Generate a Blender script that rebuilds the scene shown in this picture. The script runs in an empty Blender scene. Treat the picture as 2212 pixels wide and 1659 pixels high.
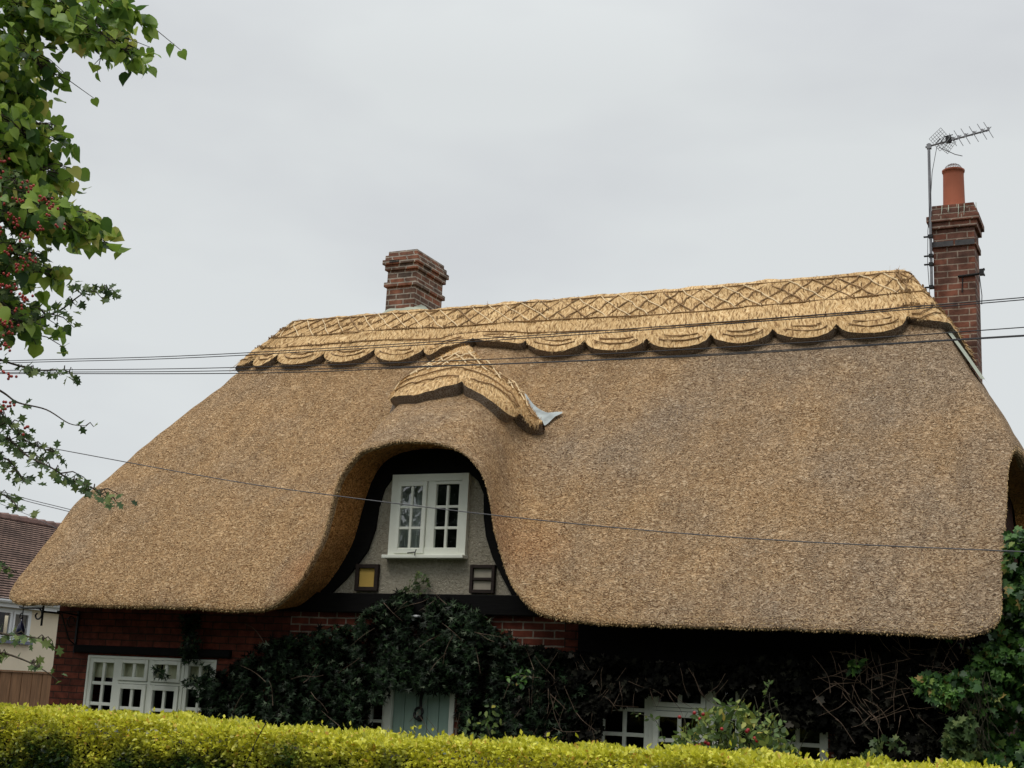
import bpy, bmesh, math, random
import numpy as np
from mathutils import Vector, Matrix
from mathutils.geometry import tessellate_polygon

SC = bpy.context.scene
COL = SC.collection
random.seed(7)
RNG = np.random.default_rng(11)

# ------------------------------------------------------------------ camera
CAMPOS = np.array([0.0, -12.5, 1.6])
YAW = math.radians(25.6)
PITCH = math.atan((1505 - 829.5) / 3000.0)
ROLL = math.radians(2.75)
_f = np.array([-math.sin(YAW) * math.cos(PITCH), math.cos(YAW) * math.cos(PITCH), math.sin(PITCH)])
_r0 = np.array([math.cos(YAW), math.sin(YAW), 0.0])
_u0 = np.cross(_r0, _f)
_r = _r0 * math.cos(ROLL) + _u0 * math.sin(ROLL)
_u = -_r0 * math.sin(ROLL) + _u0 * math.cos(ROLL)
cam_d = bpy.data.cameras.new('camera')
cam = bpy.data.objects.new('camera', cam_d)
COL.objects.link(cam)
cam.matrix_world = Matrix(((_r[0], _u[0], -_f[0], CAMPOS[0]), (_r[1], _u[1], -_f[1], CAMPOS[1]),
                           (_r[2], _u[2], -_f[2], CAMPOS[2]), (0, 0, 0, 1)))
cam_d.sensor_width = 36
cam_d.lens = 3000.0 / 2212.0 * 36
cam_d.clip_end = 2000
SC.camera = cam

# ------------------------------------------------------------------ light
SUN_EL, SUN_AZ = math.radians(62), math.radians(-20)   # azimuth measured from -Y towards +X
world = bpy.data.worlds.new('World')
SC.world = world
world.use_nodes = True
wn, wl = world.node_tree.nodes, world.node_tree.links
wn.clear()
wo = wn.new('ShaderNodeOutputWorld'); bg = wn.new('ShaderNodeBackground')
sky = wn.new('ShaderNodeTexSky'); sky.sky_type = 'NISHITA'; sky.sun_disc = False
sky.sun_elevation = SUN_EL; sky.sun_rotation = math.radians(180) + SUN_AZ
tc = wn.new('ShaderNodeTexCoord')
mp = wn.new('ShaderNodeMapping'); mp.inputs['Scale'].default_value = (1.0, 1.0, 2.6)
no = wn.new('ShaderNodeTexNoise'); no.inputs['Scale'].default_value = 1.7; no.inputs['Detail'].default_value = 5
no.inputs['Roughness'].default_value = 0.5
cr = wn.new('ShaderNodeValToRGB')
cr.color_ramp.elements[0].position = 0.40; cr.color_ramp.elements[0].color = (0.565, 0.58, 0.60, 1)
cr.color_ramp.elements[1].position = 0.59; cr.color_ramp.elements[1].color = (0.67, 0.695, 0.695, 1)
sep = wn.new('ShaderNodeSeparateXYZ')
mr = wn.new('ShaderNodeMapRange'); mr.inputs['From Min'].default_value = 0.42; mr.inputs['From Max'].default_value = 1.0
mr.inputs['To Min'].default_value = 10.0; mr.inputs['To Max'].default_value = 18.5
vm = wn.new('ShaderNodeVectorMath'); vm.operation = 'SCALE'
mx = wn.new('ShaderNodeMix'); mx.data_type = 'RGBA'; mx.inputs[0].default_value = 0.93
wl.new(tc.outputs['Generated'], mp.inputs['Vector']); wl.new(mp.outputs[0], no.inputs['Vector'])
wl.new(no.outputs['Fac'], cr.inputs['Fac']); wl.new(tc.outputs['Generated'], sep.inputs[0])
wl.new(sep.outputs['Z'], mr.inputs['Value']); wl.new(cr.outputs['Color'], vm.inputs[0]); wl.new(mr.outputs[0], vm.inputs['Scale'])
wl.new(sky.outputs[0], mx.inputs[6]); wl.new(vm.outputs[0], mx.inputs[7])
wl.new(mx.outputs[2], bg.inputs['Color']); bg.inputs['Strength'].default_value = 0.1
wl.new(bg.outputs[0], wo.inputs['Surface'])

sun_d = bpy.data.lights.new('sun', 'SUN'); sun_d.energy = 1.35; sun_d.angle = math.radians(25); sun_d.color = (1.0, 0.95, 0.87)
sun = bpy.data.objects.new('sun', sun_d); COL.objects.link(sun)
sdir = Vector((math.sin(SUN_AZ) * math.cos(SUN_EL), -math.cos(SUN_AZ) * math.cos(SUN_EL), math.sin(SUN_EL)))
sun.rotation_euler = sdir.to_track_quat('Z', 'Y').to_euler()
sun.location = sdir * 30
SC.view_settings.view_transform = 'Standard'; SC.view_settings.look = 'None'
SC.view_settings.exposure = 0.14; SC.view_settings.gamma = 1.0

# ------------------------------------------------------------------ helpers
def at(u, v, y):
    """survey sighting -> point on the vertical plane Y = y"""
    d = _f * 3000 + _r * (u - 1106) - _u * (v - 829.5)
    return CAMPOS + d * ((y - CAMPOS[1]) / d[1])
def atx(u, v, x):
    d = _f * 3000 + _r * (u - 1106) - _u * (v - 829.5)
    return CAMPOS + d * ((x - CAMPOS[0]) / d[0])

def link(o, parent=None):
    COL.objects.link(o)
    if parent is not None: o.parent = parent
    return o
def tag(o, label=None, cat=None, group=None, kind=None):
    if label: o['label'] = label
    if cat: o['category'] = cat
    if group: o['group'] = group
    if kind: o['kind'] = kind
    return o
def empty(name, loc=(0, 0, 0)):
    o = bpy.data.objects.new(name, None); o.location = loc; o.empty_display_size = 0.2
    return link(o)
def put_parent(o, root):
    """parent o under root, keeping world coordinates of the mesh"""
    o.parent = root
    p = root
    off = Vector((0, 0, 0))
    while p is not None:
        off += Vector(p.location); p = p.parent
    o.location = -off
    return o

class MB:
    def __init__(s): s.v = []; s.f = []; s.uv = []
    def add(s, vs, fs):
        b = len(s.v); s.v += [tuple(map(float, p)) for p in vs]; s.f += [tuple(b + i for i in f) for f in fs]
    def box(s, a, b):
        x0, y0, z0 = a; x1, y1, z1 = b
        s.add([(x0,y0,z0),(x1,y0,z0),(x1,y1,z0),(x0,y1,z0),(x0,y0,z1),(x1,y0,z1),(x1,y1,z1),(x0,y1,z1)],
              [(0,3,2,1),(4,5,6,7),(0,1,5,4),(1,2,6,5),(2,3,7,6),(3,0,4,7)])
    def tube(s, pts, r, n=6, closed=False, caps=True):
        pts = [Vector(p) for p in pts]; m = len(pts)
        rs = r if isinstance(r, (list, tuple)) else [r] * m
        b = len(s.v); up = Vector((0.13, 0.21, 1)).normalized()
        for i, p in enumerate(pts):
            if closed: t = (pts[(i+1) % m] - pts[i-1])
            else: t = pts[min(i+1, m-1)] - pts[max(i-1, 0)]
            t.normalize()
            a = t.cross(up)
            if a.length < 0.05: a = t.cross(Vector((1, 0, 0)))
            a.normalize(); c = t.cross(a)
            for k in range(n):
                w = 2 * math.pi * k / n
                s.v.append(tuple(p + (a * math.cos(w) + c * math.sin(w)) * rs[i]))
        for i in range(m if closed else m - 1):
            j = (i + 1) % m
            for k in range(n):
                l = (k + 1) % n
                s.f.append((b + i*n + k, b + i*n + l, b + j*n + l, b + j*n + k))
        if caps and not closed:
            s.f.append(tuple(b + k for k in range(n))); s.f.append(tuple(b + (m-1)*n + k for k in reversed(range(n))))
    def lathe(s, c, prof, n=20, axis='z'):
        b = len(s.v)
        for (r, h) in prof:
            for k in range(n):
                w = 2*math.pi*k/n
                if axis == 'z': s.v.append((c[0] + r*math.cos(w), c[1] + r*math.sin(w), c[2] + h))
                else: s.v.append((c[0] + r*math.cos(w), c[1] + h, c[2] + r*math.sin(w)))
        for i in range(len(prof)-1):
            for k in range(n):
                l = (k+1) % n
                s.f.append((b+i*n+k, b+i*n+l, b+(i+1)*n+l, b+(i+1)*n+k))
        s.f.append(tuple(b+k for k in reversed(range(n)))); s.f.append(tuple(b+(len(prof)-1)*n+k for k in range(n)))
    def build(s, name, m, parent=None, smooth=False, bevel=0):
        me = bpy.data.meshes.new(name); me.from_pydata(s.v, [], s.f); me.validate()
        bm = bmesh.new(); bm.from_mesh(me); bmesh.ops.recalc_face_normals(bm, faces=bm.faces); bm.to_mesh(me); bm.free()
        if smooth:
            for p in me.polygons: p.use_smooth = True
        me.materials.append(m)
        o = link(bpy.data.objects.new(name, me))
        if parent is not None: put_parent(o, parent)
        if bevel:
            b = o.modifiers.new('bevel', 'BEVEL'); b.width = bevel; b.segments = 2; b.limit_method = 'ANGLE'
        return o

def mesh_np(name, V, Fq, m, parent=None, smooth=False, uv=None):
    """V (n,3); Fq (k,3|4) int"""
    me = bpy.data.meshes.new(name); V = np.asarray(V, np.float32); Fq = np.asarray(Fq, np.int32)
    k, w = Fq.shape
    me.vertices.add(len(V)); me.vertices.foreach_set('co', V.ravel())
    me.loops.add(k*w); me.loops.foreach_set('vertex_index', Fq.ravel())
    me.polygons.add(k); me.polygons.foreach_set('loop_start', np.arange(k, dtype=np.int32)*w)
    me.polygons.foreach_set('loop_total', np.full(k, w, np.int32))
    if smooth: me.polygons.foreach_set('use_smooth', np.ones(k, bool))
    if uv is not None:
        l = me.uv_layers.new(name='UVMap'); l.data.foreach_set('uv', np.asarray(uv, np.float32)[Fq.ravel()].ravel())
    me.update(calc_edges=True)
    me.materials.append(m)
    o = link(bpy.data.objects.new(name, me))
    if parent is not None: put_parent(o, parent)
    return o

# ------------------------------------------------------------------ materials
def newmat(name):
    m = bpy.data.materials.new(name); m.use_nodes = True
    n = m.node_tree.nodes; l = m.node_tree.links; n.clear()
    o = n.new('ShaderNodeOutputMaterial'); b = n.new('ShaderNodeBsdfPrincipled'); l.new(b.outputs[0], o.inputs[0])
    return m, n, l, b
def noise(n, l, vec, scale, detail=4, rough=0.55, dist=0.0):
    t = n.new('ShaderNodeTexNoise'); t.inputs['Scale'].default_value = scale; t.inputs['Detail'].default_value = detail
    t.inputs['Roughness'].default_value = rough; t.inputs['Distortion'].default_value = dist
    if vec is not None: l.new(vec, t.inputs['Vector'])
    return t.outputs['Fac']
def ramp(n, l, fac, stops):
    r = n.new('ShaderNodeValToRGB'); e = r.color_ramp.elements
    while len(e) < len(stops): e.new(0.5)
    for i, (p, c) in enumerate(stops):
        e[i].position = p; e[i].color = (*c, 1) if len(c) == 3 else c
    l.new(fac, r.inputs['Fac']); return r.outputs['Color']
def mixc(n, l, fac, a, b, mode='MIX'):
    x = n.new('ShaderNodeMix'); x.data_type = 'RGBA'; x.blend_type = mode
    for sock, val in ((x.inputs[0], fac), (x.inputs[6], a), (x.inputs[7], b)):
        if isinstance(val, (int, float)): sock.default_value = val
        elif isinstance(val, tuple): sock.default_value = (*val, 1)
        else: l.new(val, sock)
    return x.outputs[2]
def bump(n, l, b, h, strength=0.5, dist=0.01):
    t = n.new('ShaderNodeBump'); t.inputs['Strength'].default_value = strength; t.inputs['Distance'].default_value = dist
    l.new(h, t.inputs['Height']); l.new(t.outputs[0], b.inputs['Normal'])
def objco(n): return n.new('ShaderNodeTexCoord').outputs['Object']
def mapv(n, l, vec, sc):
    t = n.new('ShaderNodeMapping'); t.inputs['Scale'].default_value = sc; l.new(vec, t.inputs['Vector']); return t.outputs[0]

def plain(name, col, rough=0.6, var=0.15, scale=6, bstr=0.15, bscale=60, metal=0.0, spec=0.5):
    m, n, l, b = newmat(name); co = objco(n)
    d = tuple(c * (1 - var) for c in col); e = tuple(min(1, c * (1 + var)) for c in col)
    l.new(ramp(n, l, noise(n, l, co, scale, 6), [(0.3, d), (0.7, e)]), b.inputs['Base Color'])
    b.inputs['Roughness'].default_value = rough; b.inputs['Metallic'].default_value = metal
    b.inputs['Specular IOR Level'].default_value = spec
    if bstr: bump(n, l, b, noise(n, l, co, bscale, 4), bstr, 0.004)
    return m

def thatch_mat(name='thatch reed', warm=0.0):
    m, n, l, b = newmat(name); co = objco(n)
    # crossed reed ends: distorted fine noise gives the wormy stubble
    f1 = noise(n, l, mapv(n, l, co, (0.8, 1, 1.2)), 24, 2.2, 0.6, 2.4)
    f2 = noise(n, l, co, 70, 2, 0.5, 1.0)
    mm = n.new('ShaderNodeMath'); mm.operation = 'MULTIPLY_ADD'; mm.inputs[1].default_value = 0.35
    l.new(f2, mm.inputs[0]); l.new(f1, mm.inputs[2])
    sub = n.new('ShaderNodeMath'); sub.operation = 'SUBTRACT'; sub.inputs[1].default_value = 0.175; l.new(mm.outputs[0], sub.inputs[0])
    fine = sub.outputs[0]
    tan = ramp(n, l, fine, [(0.32, (0.17, 0.087, 0.037)), (0.44, (0.42, 0.25, 0.118)), (0.56, (0.66, 0.43, 0.228)), (0.72, (0.86, 0.645, 0.395))])
    grey = ramp(n, l, fine, [(0.32, (0.11, 0.07, 0.045)), (0.44, (0.30, 0.21, 0.135)), (0.56, (0.50, 0.375, 0.255)), (0.72, (0.72, 0.585, 0.44))])
    big = noise(n, l, mapv(n, l, co, (1, 1, 0.8)), 0.75, 4, 0.55)
    pos = n.new('ShaderNodeSeparateXYZ'); l.new(co, pos.inputs[0])
    g = n.new('ShaderNodeMapRange'); g.inputs['From Min'].default_value = -9.0; g.inputs['From Max'].default_value = -2.5
    g.inputs['To Min'].default_value = -0.16; g.inputs['To Max'].default_value = 0.10; l.new(pos.outputs['X'], g.inputs['Value'])
    ad = n.new('ShaderNodeMath'); ad.operation = 'ADD'; l.new(big, ad.inputs[0]); l.new(g.outputs[0], ad.inputs[1])
    fac = ramp(n, l, ad.outputs[0], [(0.36, (0, 0, 0)), (0.66, (.85, .85, .85))])
    c = mixc(n, l, fac, tan, grey)
    st = ramp(n, l, noise(n, l, mapv(n, l, co, (5.5, 1.1, 1.1)), 1.0, 5, 0.65), [(0.33, (0.82, 0.82, 0.83)), (0.67, (1.03, 1.02, 1.0))])
    c = mixc(n, l, 1.0, c, st, 'MULTIPLY')
    if warm: c = mixc(n, l, warm, c, (1.15, 0.80, 0.45), 'MULTIPLY')
    else:   # rusty new reed beside the dormer mouth
        for cen, rad in (((-5.62, -.35, 3.2), .55), ((-8.0, -.4, 2.75), .45)):
            vd = n.new('ShaderNodeVectorMath'); vd.operation = 'DISTANCE'; l.new(co, vd.inputs[0]); vd.inputs[1].default_value = cen
            k = n.new('ShaderNodeMapRange'); k.inputs['From Min'].default_value = rad; k.inputs['From Max'].default_value = rad * .25; k.inputs['To Max'].default_value = .5
            l.new(vd.outputs['Value'], k.inputs['Value']); c = mixc(n, l, k.outputs[0], c, mixc(n, l, 1.0, c, (1.2, .82, .5), 'MULTIPLY'))
    l.new(c, b.inputs['Base Color']); b.inputs['Roughness'].default_value = 0.85; b.inputs['Specular IOR Level'].default_value = 0.15
    bump(n, l, b, fine, 1.0, 0.05)
    return m

def straw_mat(name='ridge straw'):
    m, n, l, b = newmat(name)
    uv = n.new('ShaderNodeTexCoord').outputs['UV']
    sh = n.new('ShaderNodeVectorMath'); sh.operation = 'ADD'
    wob = n.new('ShaderNodeTexNoise'); wob.inputs['Scale'].default_value = 3.5; wob.inputs['Detail'].default_value = 2; l.new(uv, wob.inputs['Vector'])
    sc = n.new('ShaderNodeVectorMath'); sc.operation = 'SCALE'; sc.inputs['Scale'].default_value = 0.16
    l.new(wob.outputs['Color'], sc.inputs[0]); l.new(uv, sh.inputs[0]); l.new(sc.outputs[0], sh.inputs[1])
    f1 = noise(n, l, mapv(n, l, sh.outputs[0], (46, 9, 1)), 1.0, 3, 0.6, 0.4)
    f2 = noise(n, l, mapv(n, l, sh.outputs[0], (120, 14, 1)), 1.0, 2, 0.5)
    mm = n.new('ShaderNodeMath'); mm.operation = 'MULTIPLY_ADD'; mm.inputs[1].default_value = 0.4; l.new(f2, mm.inputs[0]); l.new(f1, mm.inputs[2])
    sub = n.new('ShaderNodeMath'); sub.operation = 'SUBTRACT'; sub.inputs[1].default_value = 0.2; l.new(mm.outputs[0], sub.inputs[0])
    c = ramp(n, l, sub.outputs[0], [(0.34, (0.22, 0.115, 0.045)), (0.45, (0.52, 0.33, 0.145)), (0.55, (0.72, 0.49, 0.24)), (0.70, (0.86, 0.65, 0.37))])
    st = ramp(n, l, noise(n, l, mapv(n, l, uv, (1.2, 2, 1)), 1.0, 4), [(0.35, (0.85, 0.83, 0.8)), (0.65, (1.08, 1.08, 1.08))])
    c = mixc(n, l, 1.0, c, st, 'MULTIPLY')
    l.new(c, b.inputs['Base Color']); b.inputs['Roughness'].default_value = 0.75; b.inputs['Specular IOR Level'].default_value = 0.2
    bump(n, l, b, sub.outputs[0], 1.0, 0.018)
    return m

def edge_mat():
    m, n, l, b = newmat('netted straw edge'); co = objco(n)
    v = n.new('ShaderNodeTexVoronoi'); v.feature = 'DISTANCE_TO_EDGE'; v.inputs['Scale'].default_value = 42; l.new(co, v.inputs['Vector'])
    net = ramp(n, l, v.outputs['Distance'], [(0.0, (0.26, 0.22, 0.18)), (0.08, (0.20, 0.16, 0.12)), (0.16, (0.10, 0.065, 0.04)), (1.0, (0.15, 0.095, 0.055))])
    l.new(net, b.inputs['Base Color']); b.inputs['Roughness'].default_value = 0.9
    bump(n, l, b, noise(n, l, co, 60, 3), 0.6, 0.01)
    return m

def brick_mat(name, c1, c2, mortar, dirt=0.5, msize=0.012, flip=True):
    m, n, l, b = newmat(name); co = objco(n)
    s = n.new('ShaderNodeSeparateXYZ'); l.new(co, s.inputs[0])
    a = n.new('ShaderNodeMath'); a.operation = 'ADD'; l.new(s.outputs['X'], a.inputs[0]); l.new(s.outputs['Y'], a.inputs[1])
    cb = n.new('ShaderNodeCombineXYZ'); l.new(a.outputs[0], cb.inputs['X']); l.new(s.outputs['Z'], cb.inputs['Y'])
    wob = noise(n, l, co, 9, 2); wv = n.new('ShaderNodeVectorMath'); wv.operation = 'MULTIPLY_ADD'
    wv.inputs[1].default_value = (0.012, 0.012, 0); wv.inputs[2].default_value = (0, 0, 0)
    l.new(n[wob.node.name].outputs['Color'], wv.inputs[0]); l.new(cb.outputs[0], wv.inputs[2])
    t = n.new('ShaderNodeTexBrick'); t.inputs['Scale'].default_value = 1; t.inputs['Brick Width'].default_value = 0.225
    t.inputs['Row Height'].default_value = 0.075; t.inputs['Mortar Size'].default_value = msize * 0.5; t.inputs['Mortar Smooth'].default_value = 0.3
    t.inputs['Color1'].default_value = (*c1, 1); t.inputs['Color2'].default_value = (*c2, 1); t.inputs['Mortar'].default_value = (*mortar, 1)
    l.new(wv.outputs[0], t.inputs['Vector'])
    nz = ramp(n, l, noise(n, l, co, 7, 6, 0.65), [(0.35, (1-dirt,)*3), (0.62, (1.12,)*3)])
    c = mixc(n, l, 1.0, t.outputs['Color'], nz, 'MULTIPLY')
    l.new(c, b.inputs['Base Color']); b.inputs['Roughness'].default_value = 0.9; b.inputs['Specular IOR Level'].default_value = 0.2
    inv = n.new('ShaderNodeMath'); inv.operation = 'MULTIPLY_ADD'; inv.inputs[1].default_value = -1; inv.inputs[2].default_value = 1; l.new(t.outputs['Fac'], inv.inputs[0])
    ad = n.new('ShaderNodeMath'); ad.operation = 'MULTIPLY_ADD'; ad.inputs[1].default_value = 0.4
    l.new(noise(n, l, co, 45, 4), ad.inputs[0]); l.new(inv.outputs[0], ad.inputs[2])
    bump(n, l, b, ad.outputs[0], 0.7, 0.008)
    return m

def leaf_mat(name, cols, rough=0.5, trans=0.35, spec=0.4, zgrad=None):
    """cols: ramp stops over a random value per leaf; zgrad (z0, z1, low cols) leaf kind changes with height"""
    m, n, l, b = newmat(name)
    g = n.new('ShaderNodeNewGeometry')
    c = ramp(n, l, g.outputs['Random Per Island'], cols)
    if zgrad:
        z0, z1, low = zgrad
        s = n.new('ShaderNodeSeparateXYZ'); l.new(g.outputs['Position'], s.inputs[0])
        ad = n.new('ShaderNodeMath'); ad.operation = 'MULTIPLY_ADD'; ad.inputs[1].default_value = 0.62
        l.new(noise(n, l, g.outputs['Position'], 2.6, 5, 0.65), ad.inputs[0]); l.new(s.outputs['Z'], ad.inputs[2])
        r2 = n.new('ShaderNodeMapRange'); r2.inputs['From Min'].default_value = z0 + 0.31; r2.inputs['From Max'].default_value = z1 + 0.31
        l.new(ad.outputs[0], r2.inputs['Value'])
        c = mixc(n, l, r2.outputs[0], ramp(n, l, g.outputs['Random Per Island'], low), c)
    l.new(c, b.inputs['Base Color']); b.inputs['Roughness'].default_value = rough; b.inputs['Specular IOR Level'].default_value = spec
    if trans:
        tr = n.new('ShaderNodeBsdfTranslucent'); l.new(c, tr.inputs['Color'])
        mxs = n.new('ShaderNodeMixShader'); mxs.inputs[0].default_value = trans
        out = [q for q in n if q.type == 'OUTPUT_MATERIAL'][0]
        l.new(b.outputs[0], mxs.inputs[1]); l.new(tr.outputs[0], mxs.inputs[2]); l.new(mxs.outputs[0], out.inputs[0])
    return m

def glass_mat(name, refl=0.12, tint=(0.9, 0.95, 0.93)):
    m, n, l, b = newmat(name); out = [q for q in n if q.type == 'OUTPUT_MATERIAL'][0]
    n.remove(b)
    t = n.new('ShaderNodeBsdfTransparent'); t.inputs['Color'].default_value = (*tint, 1)
    g = n.new('ShaderNodeBsdfGlossy'); g.inputs['Roughness'].default_value = 0.02
    x = n.new('ShaderNodeMixShader'); f = n.new('ShaderNodeLayerWeight'); f.inputs['Blend'].default_value = 0.25
    mr_ = n.new('ShaderNodeMath'); mr_.operation = 'MULTIPLY_ADD'; mr_.inputs[1].default_value = 0.6; mr_.inputs[2].default_value = refl
    bp = n.new('ShaderNodeBump'); bp.inputs['Strength'].default_value = 0.08; bp.inputs['Distance'].default_value = 0.02
    l.new(noise(n, l, objco(n), 5, 2), bp.inputs['Height']); l.new(bp.outputs[0], g.inputs['Normal'])
    l.new(f.outputs['Fresnel'], mr_.inputs[0]); l.new(mr_.outputs[0], x.inputs[0]); l.new(t.outputs[0], x.inputs[1]); l.new(g.outputs[0], x.inputs[2])
    l.new(x.outputs[0], out.inputs[0])
    return m

def timber_mat(name, col, var=0.3, sc=(3, 3, 40), spec=0.3):
    m, n, l, b = newmat(name); co = objco(n); v = mapv(n, l, co, sc)
    f = noise(n, l, v, 1.5, 5, 0.6)
    l.new(ramp(n, l, f, [(0.3, tuple(c*(1-var) for c in col)), (0.7, tuple(c*(1+var) for c in col))]), b.inputs['Base Color'])
    b.inputs['Roughness'].default_value = 0.75; b.inputs['Specular IOR Level'].default_value = spec; bump(n, l, b, f, 0.3, 0.006)
    return m

def plaster_mat():
    m, n, l, b = newmat('grey roughcast'); co = objco(n)
    f = noise(n, l, co, 38, 5, 0.65, 0.8)
    c = ramp(n, l, noise(n, l, co, 1.8, 5, 0.6), [(0.3, (0.36, 0.325, 0.255)), (0.7, (0.48, 0.44, 0.355))])
    c = mixc(n, l, 1.0, c, ramp(n, l, f, [(0.35, (0.78, 0.77, 0.75)), (0.6, (1.1, 1.1, 1.1))]), 'MULTIPLY')
    l.new(c, b.inputs['Base Color']); b.inputs['Roughness'].default_value = 0.95; b.inputs['Specular IOR Level'].default_value = 0.1
    bump(n, l, b, f, 1.0, 0.03)
    return m

M = {}
M['thatch'] = thatch_mat()
M['thatchcut'] = thatch_mat('fresh cut reed', 1.0)
M['straw'] = straw_mat()
M['edge'] = edge_mat()
M['rod'] = plain('hazel rod', (0.27, 0.155, 0.06), 0.7, 0.35, 9)
M['straw2'] = plain('loose straw', (0.66, 0.46, 0.22), 0.7, 0.25, 30, 0)
M['rodlight'] = plain('pale split hazel', (0.72, 0.55, 0.32), 0.7, 0.15, 9)
M['brickchim'] = brick_mat('weathered chimney brick', (0.30, 0.125, 0.075), (0.13, 0.095, 0.075), (0.46, 0.40, 0.33), 0.5, 0.02)
M['brickchim2'] = brick_mat('tall chimney brick', (0.25, 0.095, 0.06), (0.14, 0.075, 0.058), (0.36, 0.28, 0.22), 0.5, 0.016)
M['brickwall'] = brick_mat('dark red wall brick', (0.20, 0.052, 0.03), (0.12, 0.034, 0.022), (0.05, 0.028, 0.02), 0.55, 0.014)
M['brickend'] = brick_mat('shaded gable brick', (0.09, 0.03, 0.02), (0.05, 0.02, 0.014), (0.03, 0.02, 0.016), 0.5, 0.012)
M['brickmid'] = brick_mat('red brick with pale joints', (0.21, 0.055, 0.032), (0.13, 0.035, 0.022), (0.30, 0.25, 0.20), 0.4, 0.018)
M['plaster'] = plaster_mat()
M['black'] = timber_mat('black painted timber', (0.004, 0.0038, 0.0038), 0.4, spec=0.12)
M['darkframe'] = timber_mat('dark stained timber', (0.022, 0.014, 0.011), 0.4)
M['white'] = plain('white window paint', (0.78, 0.80, 0.71), 0.45, 0.06, 3, 0.1)
M['yellow'] = plain('ochre panel', (0.50, 0.33, 0.075), 0.7, 0.08, 5)
M['greypanel'] = plain('pale stone panel', (0.33, 0.30, 0.24), 0.85, 0.12, 8)
M['glass'] = glass_mat('window glass', 0.03)
M['glass2'] = glass_mat('dormer glass', 0.20)
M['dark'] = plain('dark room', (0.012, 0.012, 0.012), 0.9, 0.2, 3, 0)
M['curtain'] = plain('net curtain', (0.8, 0.82, 0.8), 0.9, 0.1, 3, 0.2, 25)
M['blind'] = plain('cream blind', (0.75, 0.70, 0.52), 0.9, 0.1, 3, 0.2, 25)
M['door'] = timber_mat('pale green door paint', (0.30, 0.42, 0.36), 0.06, (20, 20, 2))
M['iron'] = plain('black iron', (0.012, 0.012, 0.013), 0.5, 0.2, 20, 0.1, 80, 0.3)
M['steel'] = plain('dull aluminium', (0.22, 0.22, 0.23), 0.5, 0.15, 15, 0.1, 80, 0.7)
M['grid'] = plain('aerial wire grid', (0.42, 0.43, 0.44), 0.5, 0.1, 15, 0.1, 80, 0.4)
M['pot'] = plain('terracotta pot', (0.37, 0.105, 0.05), 0.75, 0.12, 4, 0.2, 40)
M['cement'] = plain('pale mortar flaunching', (0.42, 0.45, 0.36), 0.9, 0.12, 6, 0.5, 30)
M['lead'] = plain('lead flashing', (0.34, 0.38, 0.38), 0.6, 0.3, 9, 0.5, 22, 0.1)
M['wire'] = plain('cable sheath', (0.03, 0.03, 0.035), 0.6, 0.1, 5, 0)
M['wiregrey'] = plain('grey cable sheath', (0.10, 0.10, 0.11), 0.6, 0.1, 5, 0)
M['render'] = plain('cream render', (0.76, 0.66, 0.50), 0.9, 0.05, 2, 0.2, 60)
M['upvc'] = plain('white upvc', (0.75, 0.77, 0.78), 0.35, 0.03, 3, 0)
M['sillblue'] = plain('slate blue sill', (0.16, 0.17, 0.24), 0.6, 0.1, 3, 0.1)
M['fence'] = timber_mat('stained fence board', (0.27, 0.145, 0.075), 0.3, (14, 14, 1.5))
M['berry'] = plain('red berry', (0.34, 0.03, 0.02), 0.35, 0.35, 40, 0)
M['hip'] = plain('rose hip', (0.33, 0.015, 0.015), 0.35, 0.35, 30, 0)
M['bark'] = timber_mat('bark', (0.06, 0.045, 0.032), 0.4, (12, 12, 3))
M['twig'] = timber_mat('green brown twig', (0.055, 0.05, 0.03), 0.4)
M['drytwig'] = timber_mat('dry twig', (0.17, 0.12, 0.085), 0.4)
M['soil'] = plain('garden soil and grass', (0.035, 0.042, 0.02), 1.0, 0.5, 2, 0.6, 20)
M['tarmac'] = plain('asphalt', (0.05, 0.05, 0.052), 0.9, 0.2, 30, 0.5, 120)
M['stone'] = plain('kerb concrete', (0.15, 0.15, 0.14), 0.9, 0.15, 8, 0.4, 60)
G = lambda *a: a
M['limeleaf'] = leaf_mat('lime leaf', [(0.0, (0.04, 0.10, 0.025)), (0.2, (0.13, 0.24, 0.045)), (0.6, (0.26, 0.41, 0.06)), (0.9, (0.42, 0.54, 0.09)), (1.0, (0.66, 0.60, 0.17))], 0.45, 0.45)
M['hawleaf'] = leaf_mat('hawthorn leaf', [(0.0, (0.04, 0.075, 0.03)), (0.6, (0.11, 0.18, 0.06)), (1.0, (0.24, 0.30, 0.10))], 0.5, 0.4)
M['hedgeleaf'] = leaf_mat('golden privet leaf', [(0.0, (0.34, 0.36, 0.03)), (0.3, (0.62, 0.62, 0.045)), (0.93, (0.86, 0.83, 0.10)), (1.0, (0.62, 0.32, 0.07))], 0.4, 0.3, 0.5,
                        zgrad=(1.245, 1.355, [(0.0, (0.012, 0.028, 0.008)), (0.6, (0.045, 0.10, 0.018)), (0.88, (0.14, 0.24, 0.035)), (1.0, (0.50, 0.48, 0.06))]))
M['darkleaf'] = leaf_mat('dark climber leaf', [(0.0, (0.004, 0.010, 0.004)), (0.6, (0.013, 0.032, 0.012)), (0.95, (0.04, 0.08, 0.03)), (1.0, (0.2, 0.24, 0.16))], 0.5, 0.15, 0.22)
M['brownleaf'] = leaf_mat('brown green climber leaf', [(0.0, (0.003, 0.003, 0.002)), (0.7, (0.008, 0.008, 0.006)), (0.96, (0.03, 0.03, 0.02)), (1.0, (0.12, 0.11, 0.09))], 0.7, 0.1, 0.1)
M['freshleaf'] = leaf_mat('fresh creeper leaf', [(0.0, (0.015, 0.045, 0.012)), (0.5, (0.045, 0.12, 0.028)), (0.92, (0.15, 0.30, 0.055)), (1.0, (0.40, 0.25, 0.09))], 0.45, 0.3)
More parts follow.
